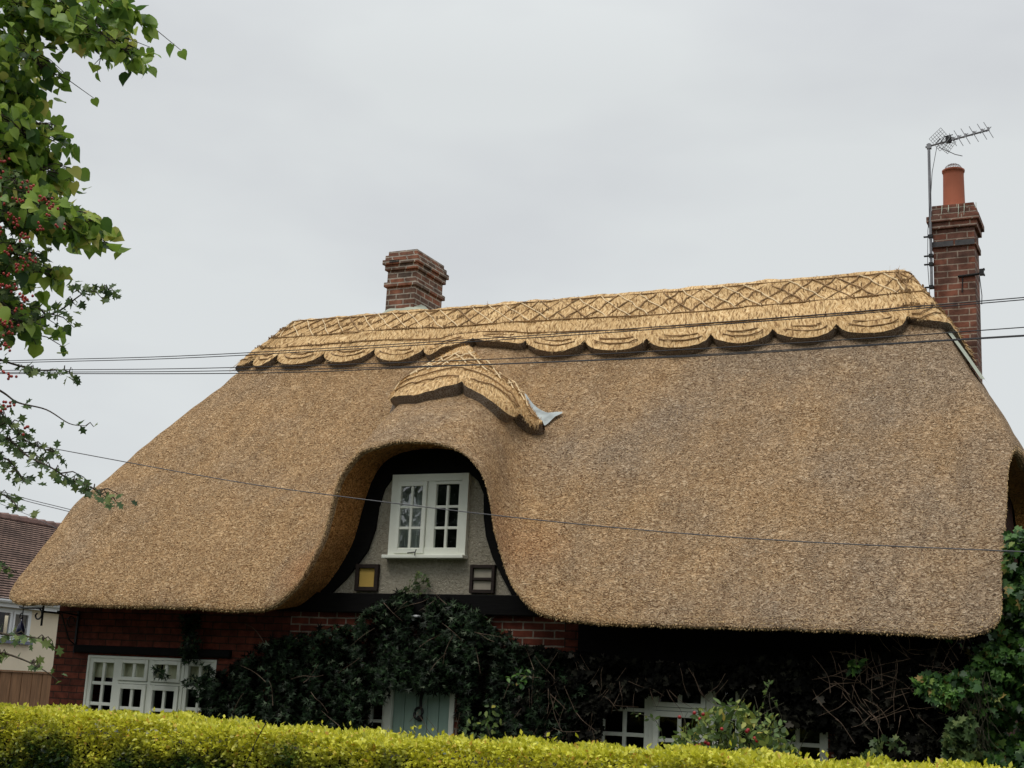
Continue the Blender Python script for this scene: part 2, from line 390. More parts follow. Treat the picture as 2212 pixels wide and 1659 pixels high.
M['roseleaf'] = leaf_mat('rose leaf', [(0.0, (0.05, 0.085, 0.025)), (0.55, (0.13, 0.21, 0.055)), (0.9, (0.32, 0.38, 0.08)), (1.0, (0.6, 0.46, 0.10))], 0.5, 0.3)
M['evergreen'] = leaf_mat('evergreen needles', [(0.0, (0.01, 0.02, 0.01)), (1.0, (0.03, 0.05, 0.022))], 0.6, 0.1)
def tile_mat():
    m, n, l, b = newmat('brown roof tiles'); uv = n.new('ShaderNodeTexCoord').outputs['UV']
    t = n.new('ShaderNodeTexBrick'); t.inputs['Scale'].default_value = 1; t.inputs['Brick Width'].default_value = 0.17; t.inputs['Row Height'].default_value = 0.10
    t.inputs['Mortar Size'].default_value = 0.008; t.inputs['Color1'].default_value = (0.27, 0.18, 0.145, 1); t.inputs['Color2'].default_value = (0.20, 0.13, 0.108, 1); t.inputs['Mortar'].default_value = (0.03, 0.02, 0.018, 1)
    l.new(uv, t.inputs['Vector'])
    c = mixc(n, l, 1.0, t.outputs['Color'], ramp(n, l, noise(n, l, uv, 1.2, 5), [(0.35, (0.6, 0.58, 0.56)), (0.65, (1.25, 1.2, 1.15))]), 'MULTIPLY')
    l.new(c, b.inputs['Base Color']); b.inputs['Roughness'].default_value = 0.9; bump(n, l, b, t.outputs['Fac'], -0.6, 0.01)
    return m
M['tiles'] = tile_mat()

# ------------------------------------------------------------------ leaves
def fan(outline, fold=0.18, droop=0.12):
    V = [(0, 0.45, 0.0)]
    for x, y in outline: V.append((x, y, fold * abs(x) - droop * max(0, y - 0.4) ** 2))
    k = len(outline)
    return np.array(V), np.array([(0, 1 + i, 1 + (i + 1) % k) for i in range(k)])
LEAF = {
 'oval': fan([(0, 0), (0.2, 0.2), (0.24, 0.5), (0.13, 0.8), (0, 1), (-0.13, 0.8), (-0.24, 0.5), (-0.2, 0.2)]),
 'heart': fan([(0, 0.06), (0.22, -0.04), (0.42, 0.12), (0.47, 0.38), (0.36, 0.64), (0.16, 0.86), (0, 1.06), (-0.16, 0.86), (-0.36, 0.64), (-0.47, 0.38), (-0.42, 0.12), (-0.22, -0.04)], 0.25, 0.45),
 'haw': fan([(0, 0), (0.12, 0.25), (0.42, 0.38), (0.2, 0.5), (0.4, 0.72), (0.13, 0.76), (0, 1), (-0.13, 0.76), (-0.4, 0.72), (-0.2, 0.5), (-0.42, 0.38), (-0.12, 0.25)], 0.2),
 'ivy': fan([(0, 0.05), (0.22, -0.08), (0.5, 0.2), (0.28, 0.38), (0.42, 0.68), (0.15, 0.66), (0, 1), (-0.15, 0.66), (-0.42, 0.68), (-0.28, 0.38), (-0.5, 0.2), (-0.22, -0.08)], 0.15),
 'palm': fan([(0, 0.1), (0.5, 0.1), (0.13, 0.32), (0.42, 0.75), (0.08, 0.45), (0, 1), (-0.08, 0.45), (-0.42, 0.75), (-0.13, 0.32), (-0.5, 0.1)], 0.1),
}
LEAF['quad'] = (np.array([(0, 0, 0), (0.31, 0.5, 0.08), (0, 1, 0), (-0.31, 0.5, 0.08)]), np.array([(0, 1, 2), (0, 2, 3)]))
def unit(a): return a / np.maximum(np.linalg.norm(a, axis=1, keepdims=True), 1e-9)
def leaves(name, kind, P, D, N, S, m, parent=None):
    """one mesh of leaves: base P, pointing along D, facing N, length S"""
    V, Fc = LEAF[kind]
    P, D, N, S = map(lambda q: np.asarray(q, float), (P, D, N, S))
    D = unit(D); X = unit(np.cross(D, N)); Z = np.cross(X, D)
    k = len(P); nv = len(V)
    wid = RNG.uniform(0.85, 1.15, (k, 1, 1))
    A = (V[None, :, 0:1] * wid * X[:, None, :] + V[None, :, 1:2] * D[:, None, :] + V[None, :, 2:3] * Z[:, None, :]) * S[:, None, None] + P[:, None, :]
    FF = (Fc[None] + (np.arange(k) * nv)[:, None, None]).reshape(-1, 3)
    return mesh_np(name, A.reshape(-1, 3), FF, m, parent)

# ================================================================== SETTING
def sheet(name, x0, x1, y0, y1, z, m):
    b = MB(); b.add([(x0,y0,z),(x1,y0,z),(x1,y1,z),(x0,y1,z)], [(0,1,2,3)]); return tag(b.build(name, m), kind='structure')
sheet('ground', -600, 600, -600, 600, -0.2, M['soil'])
sheet('road', -80, 80, -19.0, -13.4, -0.16, M['tarmac'])
pv = MB(); pv.box((-80, -13.4, -0.19), (80, -8.4, -0.05)); tag(pv.build('pavement', M['stone']), kind='structure')

# ================================================================== COTTAGE
cot = empty('thatched_cottage', (-6.65, 0, -0.2))
tag(cot, 'thatched brick cottage with swept eyebrow dormer and scalloped straw ridge', 'cottage')

NRM = np.array([0, -4.2, 3.65]); NRM = NRM / np.linalg.norm(NRM)
P0 = np.array([0, -0.65, 2.3])
RY, RZ = 3.0, 6.5
RXL, RXR = -10.65, -2.63
# lip control points of the thatch: (x, y, z, ridge x, wall x, wall y, wall z)
ctl = [
 (-12.35, 3.0, 3.55, RXL, -11.66, 3.0, 3.6), (-12.35, 1.5, 3.55, RXL, -11.66, 1.5, 3.6), (-12.28, .85, 3.57, RXL, -11.66, 1.0, 3.6),
 (-12.13, .48, 3.52, RXL, -11.66, .55, 3.45), (-12.06, .1, 3.15, RXL, -11.66, .2, 3.1), (-12.02, -.33, 2.68, RXL, -11.66, -.1, 2.7),
 (-11.97, -.56, 2.42, RXL, -11.64, 0.02, 2.48), (-11.75, -.66, 2.335, -10.6, -11.5, 0.02, 2.42),
 (-11.2, -.66, 2.325, -10.25, -11.2, .02, 2.42), (-10.2, -.66, 2.32, -9.75, -10.2, .02, 2.42), (-9.2, -.66, 2.31, -9.3, -9.2, .02, 2.42),
 (-8.62, -.66, 2.31, -9.0, -8.65, .02, 2.42), (-8.3, -.64, 2.35, -8.8, -8.35, .02, 2.44), (-8.05, -.6, 2.53, -8.63, -8.12, .02, 2.57), (-7.91, -.56, 2.78, -8.5, -7.95, .02, 2.72),
 (-7.83, -.52, 3.05, -8.4, -7.74, .02, 3.05), (-7.78, -.5, 3.35, -8.28, -7.65, .02, 3.38), (-7.69, -.5, 3.67, -8.15, -7.56, .02, 3.70), (-7.5, -.5, 3.885, -8.05, -7.42, .02, 3.92),
 (-7.2, -.5, 3.985, -7.95, -7.2, .02, 4.03), (-6.87, -.5, 4.02, -7.83, -6.87, .02, 4.06), (-6.53, -.5, 3.99, -7.7, -6.54, .02, 4.02), (-6.24, -.5, 3.89, -7.55, -6.33, .02, 3.92),
 (-6.04, -.5, 3.69, -7.4, -6.18, .02, 3.70), (-5.945, -.5, 3.45, -7.25, -6.10, .02, 3.38), (-5.89, -.5, 3.2, -7.1, -6.02, .02, 3.05), (-5.79, -.53, 2.91, -6.95, -5.80, .02, 2.74),
 (-5.63, -.58, 2.6, -6.75, -5.63, .02, 2.58), (-5.37, -.63, 2.36, -6.5, -5.35, .02, 2.44), (-4.9, -.66, 2.275, -6.1, -4.9, .02, 2.42), (-4, -.66, 2.245, -5.2, -4, .02, 2.42),
 (-3, -.66, 2.22, -4.2, -3, .02, 2.42), (-2, -.66, 2.205, -3.15, -2, .02, 2.42), (-1.45, -.655, 2.20, -2.7, -1.75, .02, 2.42), (-1.235, -.585, 2.30, RXR, -1.66, .05, 2.5),
 (-1.215, -.3, 2.7, RXR, -1.64, 0.0, 2.85), (-1.22, .25, 3.34, RXR, -1.64, .4, 3.35), (-1.23, .62, 3.77, RXR, -1.64, .8, 3.80), (-1.20, .84, 3.99, RXR, -1.64, 1.0, 4.02),
 (-1.17, 1.15, 4.06, RXR, -1.64, 1.3, 4.12), (-1.17, 2.0, 4.07, RXR, -1.64, 2.0, 4.15), (-1.17, 3.0, 4.07, RXR, -1.64, 3.0, 4.15)]
back = []
for i, c in enumerate(ctl):
    if 1 <= i < len(ctl) - 1 and (i <= 11 or i >= 29):
        x, y, z, rx, wx, wy, wz = c
        if 8 <= i <= 11 or 29 <= i <= 32: rx = None
        back.append((x, 6 - y, z, rx, wx, 6 - wy, wz))
back = back[::-1]
bx = [c[0] for c in back if c[3] is None]
for i, c in enumerate(back):
    if c[3] is None:
        t = (c[0] + 1.5) / (-11.9 + 1.5); back[i] = (*c[:3], RXR + t * (RXL - RXR), *c[4:])
ctl = np.array(ctl + back)
nF = 42
# resample
def catmull(Cp, step):
    n = len(Cp); out = []
    for i in range(n):
        p0, p1, p2, p3 = Cp[i-1], Cp[i], Cp[(i+1) % n], Cp[(i+2) % n]
        L = np.linalg.norm(p2[:3] - p1[:3]); k = max(2, int(L / step))
        a = [0]
        for q, w in ((p0, p1), (p1, p2), (p2, p3)): a.append(a[-1] + max(1e-3, np.linalg.norm(q[:3] - w[:3])) ** 0.5)
        t0, t1, t2, t3 = a
        for j in range(k):
            t = t1 + (t2 - t1) * j / k
            A1 = (t1-t)/(t1-t0)*p0 + (t-t0)/(t1-t0)*p1; A2 = (t2-t)/(t2-t1)*p1 + (t-t1)/(t2-t1)*p2; A3 = (t3-t)/(t3-t2)*p2 + (t-t2)/(t3-t2)*p3
            B1 = (t2-t)/(t2-t0)*A1 + (t-t0)/(t2-t0)*A2; B2 = (t3-t)/(t3-t1)*A2 + (t-t1)/(t3-t1)*A3
            out.append(np.append((t2-t)/(t2-t1)*B1 + (t-t1)/(t2-t1)*B2, i + j / k))
    return np.array(out)
LIP = catmull(ctl, 0.05)
LIP[:, 3] = np.clip(LIP[:, 3], RXL, RXR)
NS = len(LIP)
E3 = LIP[:, :3]; Wl = LIP[:, 4:7]; CI = LIP[:, 7]
R3 = np.stack([LIP[:, 3], np.full(NS, RY), np.full(NS, RZ)], 1)
off = (E3 - P0) @ NRM
dorm = (CI > 11.2) & (CI < 29.5)
off = np.where(dorm, np.maximum(off, 0), 0)
FOOT = E3 - off[:, None] * NRM
def sm(x): x = np.clip(x, 0, 1); return x * x * (3 - 2 * x)
def surf(i, t, h=0.0):
    """point on the roof surface: column i (array ok), t from ridge 0 to lip 1"""
    t = np.asarray(t, float)[..., None]
    B = R3[i] * (1 - t) + FOOT[i] * t
    g = np.clip((t - 0.15) / 0.85, 0, None)
    o = off[i][..., None]
    p = 1.0 + 0.9 * (1 - sm(o / 0.95))
    g = np.power(g, p)
    # gentle belly of the coat
    belly = 0.05 * np.sin(np.pi * np.clip(t, 0, 1)) * (1 - np.clip(o / 0.5, 0, 1))
    nb = NV[i]
    out = B + NRM * (o * g) + nb * (belly + h)
    return out
# outward normals of the plain roof per column
tang = np.roll(E3, -3, 0) - np.roll(E3, 3, 0)
NV = np.cross(tang, E3 - R3); NV = unit(NV)
flip = (NV[:, 2] < 0); NV[flip] *= -1
fr = dorm | ((CI > 7) & (CI < 34)); NV[fr] = NRM
for _ in range(30): NV = unit(NV + np.roll(NV, 1, 0) + np.roll(NV, -1, 0))

TR = np.linspace(0, 0.955, 62)
rows = []
idx = np.arange(NS)
for t in TR:
    r_ = surf(idx, np.full(NS, t))
    rows.append(r_)
# rounded lip then the cut underside back to the wall
edge_dir = unit(E3 - surf(idx, np.full(NS, 0.93)))
inn = unit(Wl - E3)
a0 = surf(idx, np.full(NS, 0.955))
lipP = surf(idx, np.full(NS, 1.0))
for k in range(1, 7):
    u = k / 6
    c0, c1, c2 = a0, lipP, lipP + inn * 0.13
    rows.append((1-u)**2 * c0 + 2*u*(1-u) * c1 + u*u * c2)
b0 = rows[-1]
for u in (0.2, 0.4, 0.6, 0.8, 1.0): rows.append(b0 * (1-u) + Wl * u)
RW = np.array(rows)
# hand-dressed undulation
def lump(P, amp, sc, seed):
    rr = np.random.default_rng(seed); o = np.zeros(P.shape[:-1])
    for _ in range(7):
        k = rr.normal(size=3); k = k / np.linalg.norm(k) * sc * rr.uniform(0.6, 1.6); o += np.sin(P @ k + rr.uniform(0, 6.3))
    return o * amp / 2.6
d = lump(RW, 0.012, 5, 1) + lump(RW, 0.006, 16, 2) + lump(RW, 0.03, 1.4, 3)
fade = np.ones(len(RW)); fade[0] = 0.5; fade[-1] = 0
RW = RW + NV[None] * (d * fade[:, None])[..., None]
nr = len(RW)
Vr = RW.reshape(-1, 3)
Fr = np.array([(r*NS + c, r*NS + (c+1) % NS, (r+1)*NS + (c+1) % NS, (r+1)*NS + c) for r in range(nr-1) for c in range(NS)])
thatch = mesh_np('thatch_roof', Vr, Fr, M['thatch'], cot, True)
thatch.data.materials.append(M['thatchcut'])
_mi = np.zeros(len(Fr), np.int32); _mi[NS * 67:] = 1
thatch.data.polygons.foreach_set('material_index', _mi)

# --- ridge cap: block cut straw with scallops
def acc(t):
    Pm = surf(idx, np.full(NS, t)); dd = np.linalg.norm(np.roll(Pm, -1, 0) - Pm, axis=1); return np.concatenate([[0], np.cumsum(dd)[:-1]]), dd.sum(), Pm
SL = np.linalg.norm(FOOT - R3, axis=1)
qa, qtot, Pm = acc(0.2)
Pcap = np.array([surf(np.array([i]), np.array([0.95 / SL[i]]))[0] for i in range(NS)])
# cusps measured along the front, then continued round the ends and the back
cusX = [-11.08, -10.51, -9.81, -9.07, -8.335, -7.62, -6.95, -6.156, -5.367, -4.63, -3.9, -3.18, -2.426]
frontI = np.where((CI > 6) & (CI < 36))[0]
def col_for_x(x): return frontI[np.argmin(np.abs(Pcap[frontI, 0] - x))]
cus = [qa[col_for_x(x)] for x in cusX]
q0, q1 = cus[0], cus[-1]
rest = qtot - (q1 - q0); kk = int(round(rest / 0.62))
cus += [q1 + rest * (j + 1) / kk for j in range(kk - 1)]
cus = np.sort(np.array(cus) % qtot)
CUSPL = np.interp(Pcap[:, 0], [-10.5, -9.8, -9.07, -8.34, -7.7, -6.97, -6.16, -5.37, -4.6, -3.9, -3.18, -2.43], [.95, .95, .94, 1.0, 1.02, 1.04, 1.14, 1.19, 1.18, 1.14, 1.14, 1.10])
BELLY = np.interp(Pcap[:, 0], [-10.5, -9.3, -8.54, -7.7, -7.3, -6.9, -6.47, -5.7, -4.2, -2.84], [.25, .29, .31, .2, .16, .2, .24, .22, .24, .25])
def cap_len(q):
    q = q % qtot; j = np.searchsorted(cus, q) % len(cus)
    a, b = cus[j-1], cus[j]
    w = (b - a) % qtot; f = ((q - a) % qtot) / w
    j = int(np.searchsorted(qa, q)) % NS
    return CUSPL[j] + BELLY[j] * (4 * f * (1 - f)) ** 0.6
CAPD = np.array([cap_len(q) for q in qa])
_m = np.maximum(CI, 0); _hip = np.interp(CI, [33.0, 33.6, 37.9, 39.0, 43.0, 44.0, 48.2, 48.8], [0, 1.08, 1.36, 1.28, 1.28, 1.36, 1.08, 0])
CAPD = np.where((CI > 33.6) & (CI < 48.2), _hip, CAPD)
CAPT = CAPD / SL
TH = 0.11
def cap_pt(i, dist, h=TH):
    t = dist / SL[i]
    p = surf(i, t, 0.0)
    w = np.clip(np.asarray(dist) / 0.12, 0, 1)[..., None]
    n = unit(NV[i] * w + np.array([0, 0, 1.0]) * (1 - w))
    return p + n * (h * (0.48 + 0.52 * w) + (h - TH) * 0.7 * (1 - w))
crow, cuv = [], []
for k in range(27):
    f = k / 26
    dd = CAPD * f
    thk = TH * (1 - 0.12 * max(0, (f - 0.9) / 0.1) ** 2)
    crow.append(cap_pt(idx, dd, thk)); cuv.append(np.stack([qa, dd], 1))
CW = np.array(crow)
dl = lump(CW, 0.006, 14, 5) + lump(CW, 0.004, 40, 6); dl[0] *= 2.0
CW = CW + NV[None] * dl[..., None]
Vc = CW.reshape(-1, 3); UVc = np.array(cuv).reshape(-1, 2)
Fc = np.array([(r*NS + c, r*NS + (c+1) % NS, (r+1)*NS + (c+1) % NS, (r+1)*NS + c) for r in range(26) for c in range(NS) if c < NS - 1])
cap = mesh_np('straw_ridge', Vc, Fc, M['straw'], cot, True, UVc)
lipR = [CW[-1], CW[-1] * 0.5 + 0.5 * cap_pt(idx, CAPD - 0.004, 0.03), cap_pt(idx, CAPD - 0.01, -0.03)]
Ve = np.concatenate(lipR); Fe = np.array([(r*NS + c, r*NS + (c+1) % NS, (r+1)*NS + (c+1) % NS, (r+1)*NS + c) for r in range(2) for c in range(NS)])
mesh_np('netted_edge', Ve, Fe, M['edge'], cap, True)

# --- hazel rods (liggers) pegged over the ridge
rods = MB(); light = MB()
def rod_line(cols, dists, r=0.009, h=TH + 0.008, kink=0.006, rods=rods):
    P = cap_pt(np.array(cols), np.array(dists, float), h)
    P = P + RNG.normal(0, kink, P.shape) * 0.6
    rods.tube(P, r, 5)
colq = lambda q: int(np.searchsorted(qa, q % qtot) % NS)
allc = np.arange(0, NS, 4)
CL = np.where((CI > 33.6) & (CI < 48.2), CAPD * .92, CUSPL)
for _ in range(20): CL = (CL + np.roll(CL, 1) + np.roll(CL, -1)) / 3
for dd in (0.14, 0.57, 0.84):
    for k in range(0, NS - 8, 36):
        cc = np.arange(k, min(k + 40, NS - 1), 4); rod_line(cc, CL[cc] * dd + RNG.normal(0, .006))
q = 0.0
while q < qtot:
    for s in (1, -1):
        a, b = (q, q + 0.42 * s)
        qs = np.linspace(a, b, 6) + RNG.normal(0, .008); cc = [colq(x) for x in qs]
        rod_line(cc, np.linspace(0.13, 0.58, 6) * CL[cc], rods=(light if s > 0 and RNG.uniform() < .7 else rods))
    q += 0.265
for j in range(len(cus)):
    a, b = cus[j], cus[(j + 1) % len(cus)]; w = (b - a) % qtot
    if w > 1.2: continue
    for ins, up in ((0.16, 0.11), (0.24, 0.21)):
        f = np.linspace(ins, 1 - ins, 9); cc = [colq(a + w * x) for x in f]
        rod_line(cc, [max(0.86 * CL[colq(a + w * x)], cap_len(a + w * x) - up) for x in f])
# pegs along the rods
for _ in range(900):
    c = RNG.integers(0, NS - 1); dd = CL[c] * RNG.choice([0.35, 0.57, 0.84]) + RNG.normal(0, .008)
    p = cap_pt(np.array([c]), np.array([dd]), TH + 0.014)[0]; w = NV[c]
    rods.tube([p - np.array([0, 0, .02]), p + w * RNG.uniform(.003, .008) + np.array([0, 0, .018])], 0.008, 4)
rods.build('hazel_rods', M['rod'], cap); light.build('crossed_rods', M['rodlight'], cap)

# --- loose straw ends that break the clean outlines of ridge and coat
def straws(name, P, D, L, W, m, parent):
    P, D = np.asarray(P), unit(np.asarray(D)); k = len(P)
    X = unit(np.cross(D, RNG.normal(size=(k, 3)))) * np.asarray(W)[:, None]
    L = np.asarray(L)[:, None]
    A = np.stack([P - X, P + X, P + D * L + X * .4, P + D * L - X * .4], 1).reshape(-1, 3)
    F = np.arange(4 * k).reshape(-1, 4)
    return mesh_np(name, A, F, m, parent)
k = 9000
ci = RNG.integers(0, NS - 1, k); dd = RNG.uniform(0, 1, k) ** 0.9 * (CAPD[ci] + 0.01)
jt = RNG.uniform(0, 1, (k, 1)); Pq = cap_pt(ci, dd, TH - 0.004) * jt + cap_pt((ci + 1) % NS, dd, TH - 0.004) * (1 - jt); dn = unit(cap_pt(ci, dd + 0.05, TH) - Pq)
ups = NV[ci] * RNG.uniform(0.02, 0.28, (k, 1)) + RNG.normal(0, 0.22, (k, 3))
straws('loose_straw', Pq, dn + ups, RNG.uniform(.03, .09, k), RNG.uniform(.0015, .0035, k), M['straw2'], cap)

# --- dormer ridge patch
def interp(pts, x): pts = np.array(pts); return np.interp(x, pts[:, 0], pts[:, 1])
PT = [(14.9,.42),(15.8,.41),(17,.385),(18,.34),(19,.27),(20,.28),(20.6,.36),(21.2,.41),(22.6,.465),(23.8,.45),(25.3,.465),(26.6,.485),(27.4,.515)]
PB = [(14.9,.43),(15.4,.462),(16,.505),(16.8,.57),(17.6,.64),(18.4,.695),(19.2,.725),(20,.72),(20.8,.69),(21.02,.66),(21.2,.69),(22.2,.712),(23.1,.70),(23.9,.655),(24.15,.615),(24.3,.60),(25,.59),(26,.568),(26.9,.54),(27.4,.52)]
pc = np.where((CI >= 14.9) & (CI <= 27.4))[0]
cis = CI[pc]; tt, tb = interp(PT, cis), interp(PB, cis)
def bump_h(ci): return 0.05 * np.exp(-((ci - 20.6) / .9) ** 2)
prow = []; NRW = 24
base = np.array([surf(pc, tt + (tb - tt) * (k / NRW)) for k in range(NRW + 1)])
du = np.gradient(base, axis=1); dv = np.gradient(base, axis=0)
pn = np.cross(du, dv); pn = pn / np.maximum(np.linalg.norm(pn, axis=2, keepdims=True), 1e-6); pn[pn[..., 2] < 0] *= -1
for _ in range(3): pn[1:-1] = pn[1:-1] + pn[2:] + pn[:-2]; pn[:, 1:-1] += pn[:, 2:] + pn[:, :-2]; pn /= np.linalg.norm(pn, axis=2, keepdims=True)
ff = np.linspace(0, 1, NRW + 1)[:, None]
hh = (0.05 + 0.10 * np.clip(ff * 1.6, 0, 1) + bump_h(cis)[None]) * np.clip(ff / 0.10 + 0.25, 0, 1) * (1 - .12 * np.clip((ff - .92) / .08, 0, 1))
PG = base + pn * hh[..., None]
PG += pn * (lump(PG, 0.006, 14, 8) + lump(PG, 0.004, 40, 9))[..., None]
m_, n_ = PG.shape[:2]
quads = lambda a, b: np.array([(r*b + c, r*b + c + 1, (r+1)*b + c + 1, (r+1)*b + c) for r in range(a-1) for c in range(b-1)])
arcl = np.concatenate([[0], np.cumsum(np.linalg.norm(np.diff(PG[12], axis=0), axis=1))])
vl = np.concatenate([np.zeros((1, n_)), np.cumsum(np.linalg.norm(np.diff(PG, axis=0), axis=2), 0)])
dcap = mesh_np('dormer_straw_ridge', PG.reshape(-1, 3), quads(m_, n_), M['straw'], cot, True, np.stack([np.broadcast_to(arcl, (m_, n_)), vl], -1).reshape(-1, 2))
dcap['label'] = 'gabled straw patch over the dormer'
under = surf(np.maximum(pc - (9 * np.exp(-(cis - 14.9) / .8)).astype(int), 0), tb + .05 * np.exp(-(cis - 14.9) / .8)) - pn[-1] * 0.03
EV = np.concatenate([PG[-1], PG[-1] * .5 + .5 * under + 0 * pn[-1], under])
mesh_np('netted_edge', EV, quads(3, n_), M['edge'], dcap, True)
# its left and right ends and the upper edges close down on to the coat
for nm, top, bot in (('upper_edge', PG[0], base[0] - pn[0] * .03), ):
    mesh_np(nm, np.concatenate([top, bot]), quads(2, n_), M['straw'], dcap, True, np.concatenate([np.stack([arcl, arcl*0], 1)]*2))
dr, dl_ = MB(), MB()
def dline(c0, c1, t0, t1, mb, n=16, r=0.010):
    pts = []
    for k in range(n + 1):
        c = c0 + (c1 - c0) * k / n; f = t0 + (t1 - t0) * k / n
        j = int(np.argmin(np.abs(cis - c))); a, b = tt[j], tb[j]
        g = np.clip((f - a) / (b - a), 0, 1) * NRW; g0 = int(min(g, NRW - 1)); w = g - g0
        pts.append(PG[g0, j] * (1 - w) + PG[g0 + 1, j] * w + pn[g0, j] * 0.017 + RNG.normal(0, .003, 3))
    mb.tube(pts, r, 5)
dline(17.6, 22.3, .40, .49, dr); dline(17.0, 26.6, .52, .525, dr, 30); dline(17.6, 24.0, .58, .60, dr, 26); dline(17.9, 20.8, .63, .65, dr); dline(21.3, 23.8, .65, .62, dr)
dline(22.4, 27.0, .50, .52, dr)
x = 16.2
while x < 24.5:
    dline(x, x + 1.3, .41, .54, dl_, 6); dline(x + 1.3, x, .41, .54, dl_, 6); x += 0.85
dr.build('hazel_rods', M['rod'], dcap); dl_.build('crossed_rods', M['rodlight'], dcap)
k = 5000
ri, cj = RNG.integers(1, NRW, k), RNG.integers(2, n_ - 2, k)
Pq = PG[ri, cj]; straws('loose_straw', Pq, (PG[ri + 1 - 0, cj] - PG[ri - 1, cj]) / np.maximum(1e-6, np.linalg.norm(PG[ri+1-0, cj] - PG[ri-1, cj], axis=1))[:, None] + pn[ri, cj] * RNG.uniform(0, .3, (k, 1)) + RNG.normal(0, .2, (k, 3)),
       RNG.uniform(.03, .09, k), RNG.uniform(.0015, .0035, k), M['straw2'], dcap)
# lead flashing in the right-hand valley
fc = np.linspace(22.9, 27.95, 30)
fo = interp([(22.9,.463),(24,.435),(25.3,.435),(26.4,.452),(27.2,.455),(27.95,.44)], fc); fi = interp([(22.9,.48),(24,.47),(26.6,.51),(27.3,.50),(27.95,.447)], fc)
jj = np.array([int(np.argmin(np.abs(CI - c))) for c in fc])
A, B = surf(jj, fo), surf(jj, fi)
FV = [A + NRM * .012, (A + B) / 2 + NRM * .022, B + NRM * .02]
mesh_np('lead_flashing', np.concatenate(FV), quads(3, 30), M['lead'], cot, True)

# --- reed ends standing proud of the coat and along its cut edges
def roof_pts(k, t0, t1, c0=7.2, c1=33.8):
    ok = np.where((CI > c0) & (CI < c1))[0]; ci = RNG.choice(ok, k); t = RNG.uniform(t0, t1, k)
    r = t / 0.955 * 61; return ci, np.clip(r, 0, 60.9)
def roof_at(ci, r):
    a = r.astype(int); w = (r - a)[:, None]; return RW[a, ci] * (1 - w) + RW[np.minimum(a + 1, nr - 1), ci] * w
ci, r_ = roof_pts(16000, 0.14, 0.955)
dn = unit(roof_at(ci, np.clip(r_ + 1, 0, 61.9)) - roof_at(ci, r_)); jt = RNG.uniform(0, 1, (len(ci), 1)); Pq = roof_at(ci, r_) * jt + roof_at(ci + 1, r_) * (1 - jt)
straws('reed_ends', Pq, dn * .6 + NV[ci] * RNG.uniform(.15, .7, (len(ci), 1)) + RNG.normal(0, .35, (len(ci), 3)), RNG.uniform(.012, .032, len(ci)), RNG.uniform(.0016, .0032, len(ci)), M['straw2'], thatch)
ok = np.where((CI > 5) & (CI < 40))[0]; k = 9000; ci = RNG.choice(ok, k); rr = RNG.integers(62, 68, k)
jt = RNG.uniform(0, 1, (k, 1)); Pq = RW[rr, ci] * jt + RW[rr, ci + 1] * (1 - jt); outd = unit(E3[ci] - R3[ci])
straws('eave_reeds', Pq, outd + np.array([0, -.25, -.45]) + RNG.normal(0, .35, (k, 3)), RNG.uniform(.006, .02, k), RNG.uniform(.0015, .003, k), M['straw2'], thatch)
k = 60; ci, r_ = roof_pts(k, .2, .9); Pq = roof_at(ci, r_) + NV[ci] * .01
straws('stray_reeds', Pq, RNG.normal(0, 1, (k, 3)) * np.array([1, .3, 1]) + np.array([0, 0, -.6]), RNG.uniform(.08, .2, k), RNG.uniform(.002, .003, k), M['straw2'], thatch)

# --- walls
def wall(name, x0, x1, z0, z1, holes, y0, y1, m, parent):
    xs = sorted({x0, x1, *[h[0] for h in holes], *[h[1] for h in holes]}); zs = sorted({z0, z1, *[h[2] for h in holes], *[h[3] for h in holes]})
    xs = [v for v in xs if x0 <= v <= x1]; zs = [v for v in zs if z0 <= v <= z1]
    b = MB()
    inh = lambda x, z: any(h[0] < x < h[1] and h[2] < z < h[3] for h in holes)
    for i in range(len(xs) - 1):
        for j in range(len(zs) - 1):
            if not inh((xs[i] + xs[i+1]) / 2, (zs[j] + zs[j+1]) / 2):
                b.add([(xs[i], y0, zs[j]), (xs[i+1], y0, zs[j]), (xs[i+1], y0, zs[j+1]), (xs[i], y0, zs[j+1])], [(0, 1, 2, 3)])
    for h in holes:
        a, c, d, e = h
        for p, q_ in (((a, d), (c, d)), ((c, d), (c, e)), ((c, e), (a, e)), ((a, e), (a, d))):
            b.add([(p[0], y0, p[1]), (q_[0], y0, q_[1]), (q_[0], y1, q_[1]), (p[0], y1, p[1])], [(0, 1, 2, 3)])
    b.add([(x0, y1, z0), (x1, y1, z0), (x1, y1, z1), (x0, y1, z1)], []) 
    return b.build(name, m, parent)
HL = (-11.15, -9.36, 0.75, 1.845); HR = (-4.95, -2.77, 0.75, 1.845); HD = (-7.42, -6.44, -0.2, 2.0)
w1 = wall('front_wall', -11.65, -8.45, -0.2, 2.6, [HL], 0, .3, M['brickwall'], cot)
wall('front_wall', -8.45, -5.3, -0.2, 2.38, [HD], 0, .3, M['brickmid'], cot)
wall('front_wall', -5.3, -1.65, -0.2, 2.6, [HR], 0, .3, M['brickwall'], cot)
for X in (-11.65, -1.65):
    ew = MB(); ew.add([(X, 0, -.2), (X, 6, -.2), (X, 6, 2.6), (X, 4.6, 4.3), (X, 1.4, 4.3), (X, 0, 2.6)], [(0, 1, 2, 3, 4, 5)])
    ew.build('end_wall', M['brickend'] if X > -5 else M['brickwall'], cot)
bw = MB(); bw.add([(-11.65, 6, -.2), (-1.65, 6, -.2), (-1.65, 6, 2.6), (-11.65, 6, 2.6)], [(0, 1, 2, 3)]); bw.build('back_wall', M['brickwall'], cot)
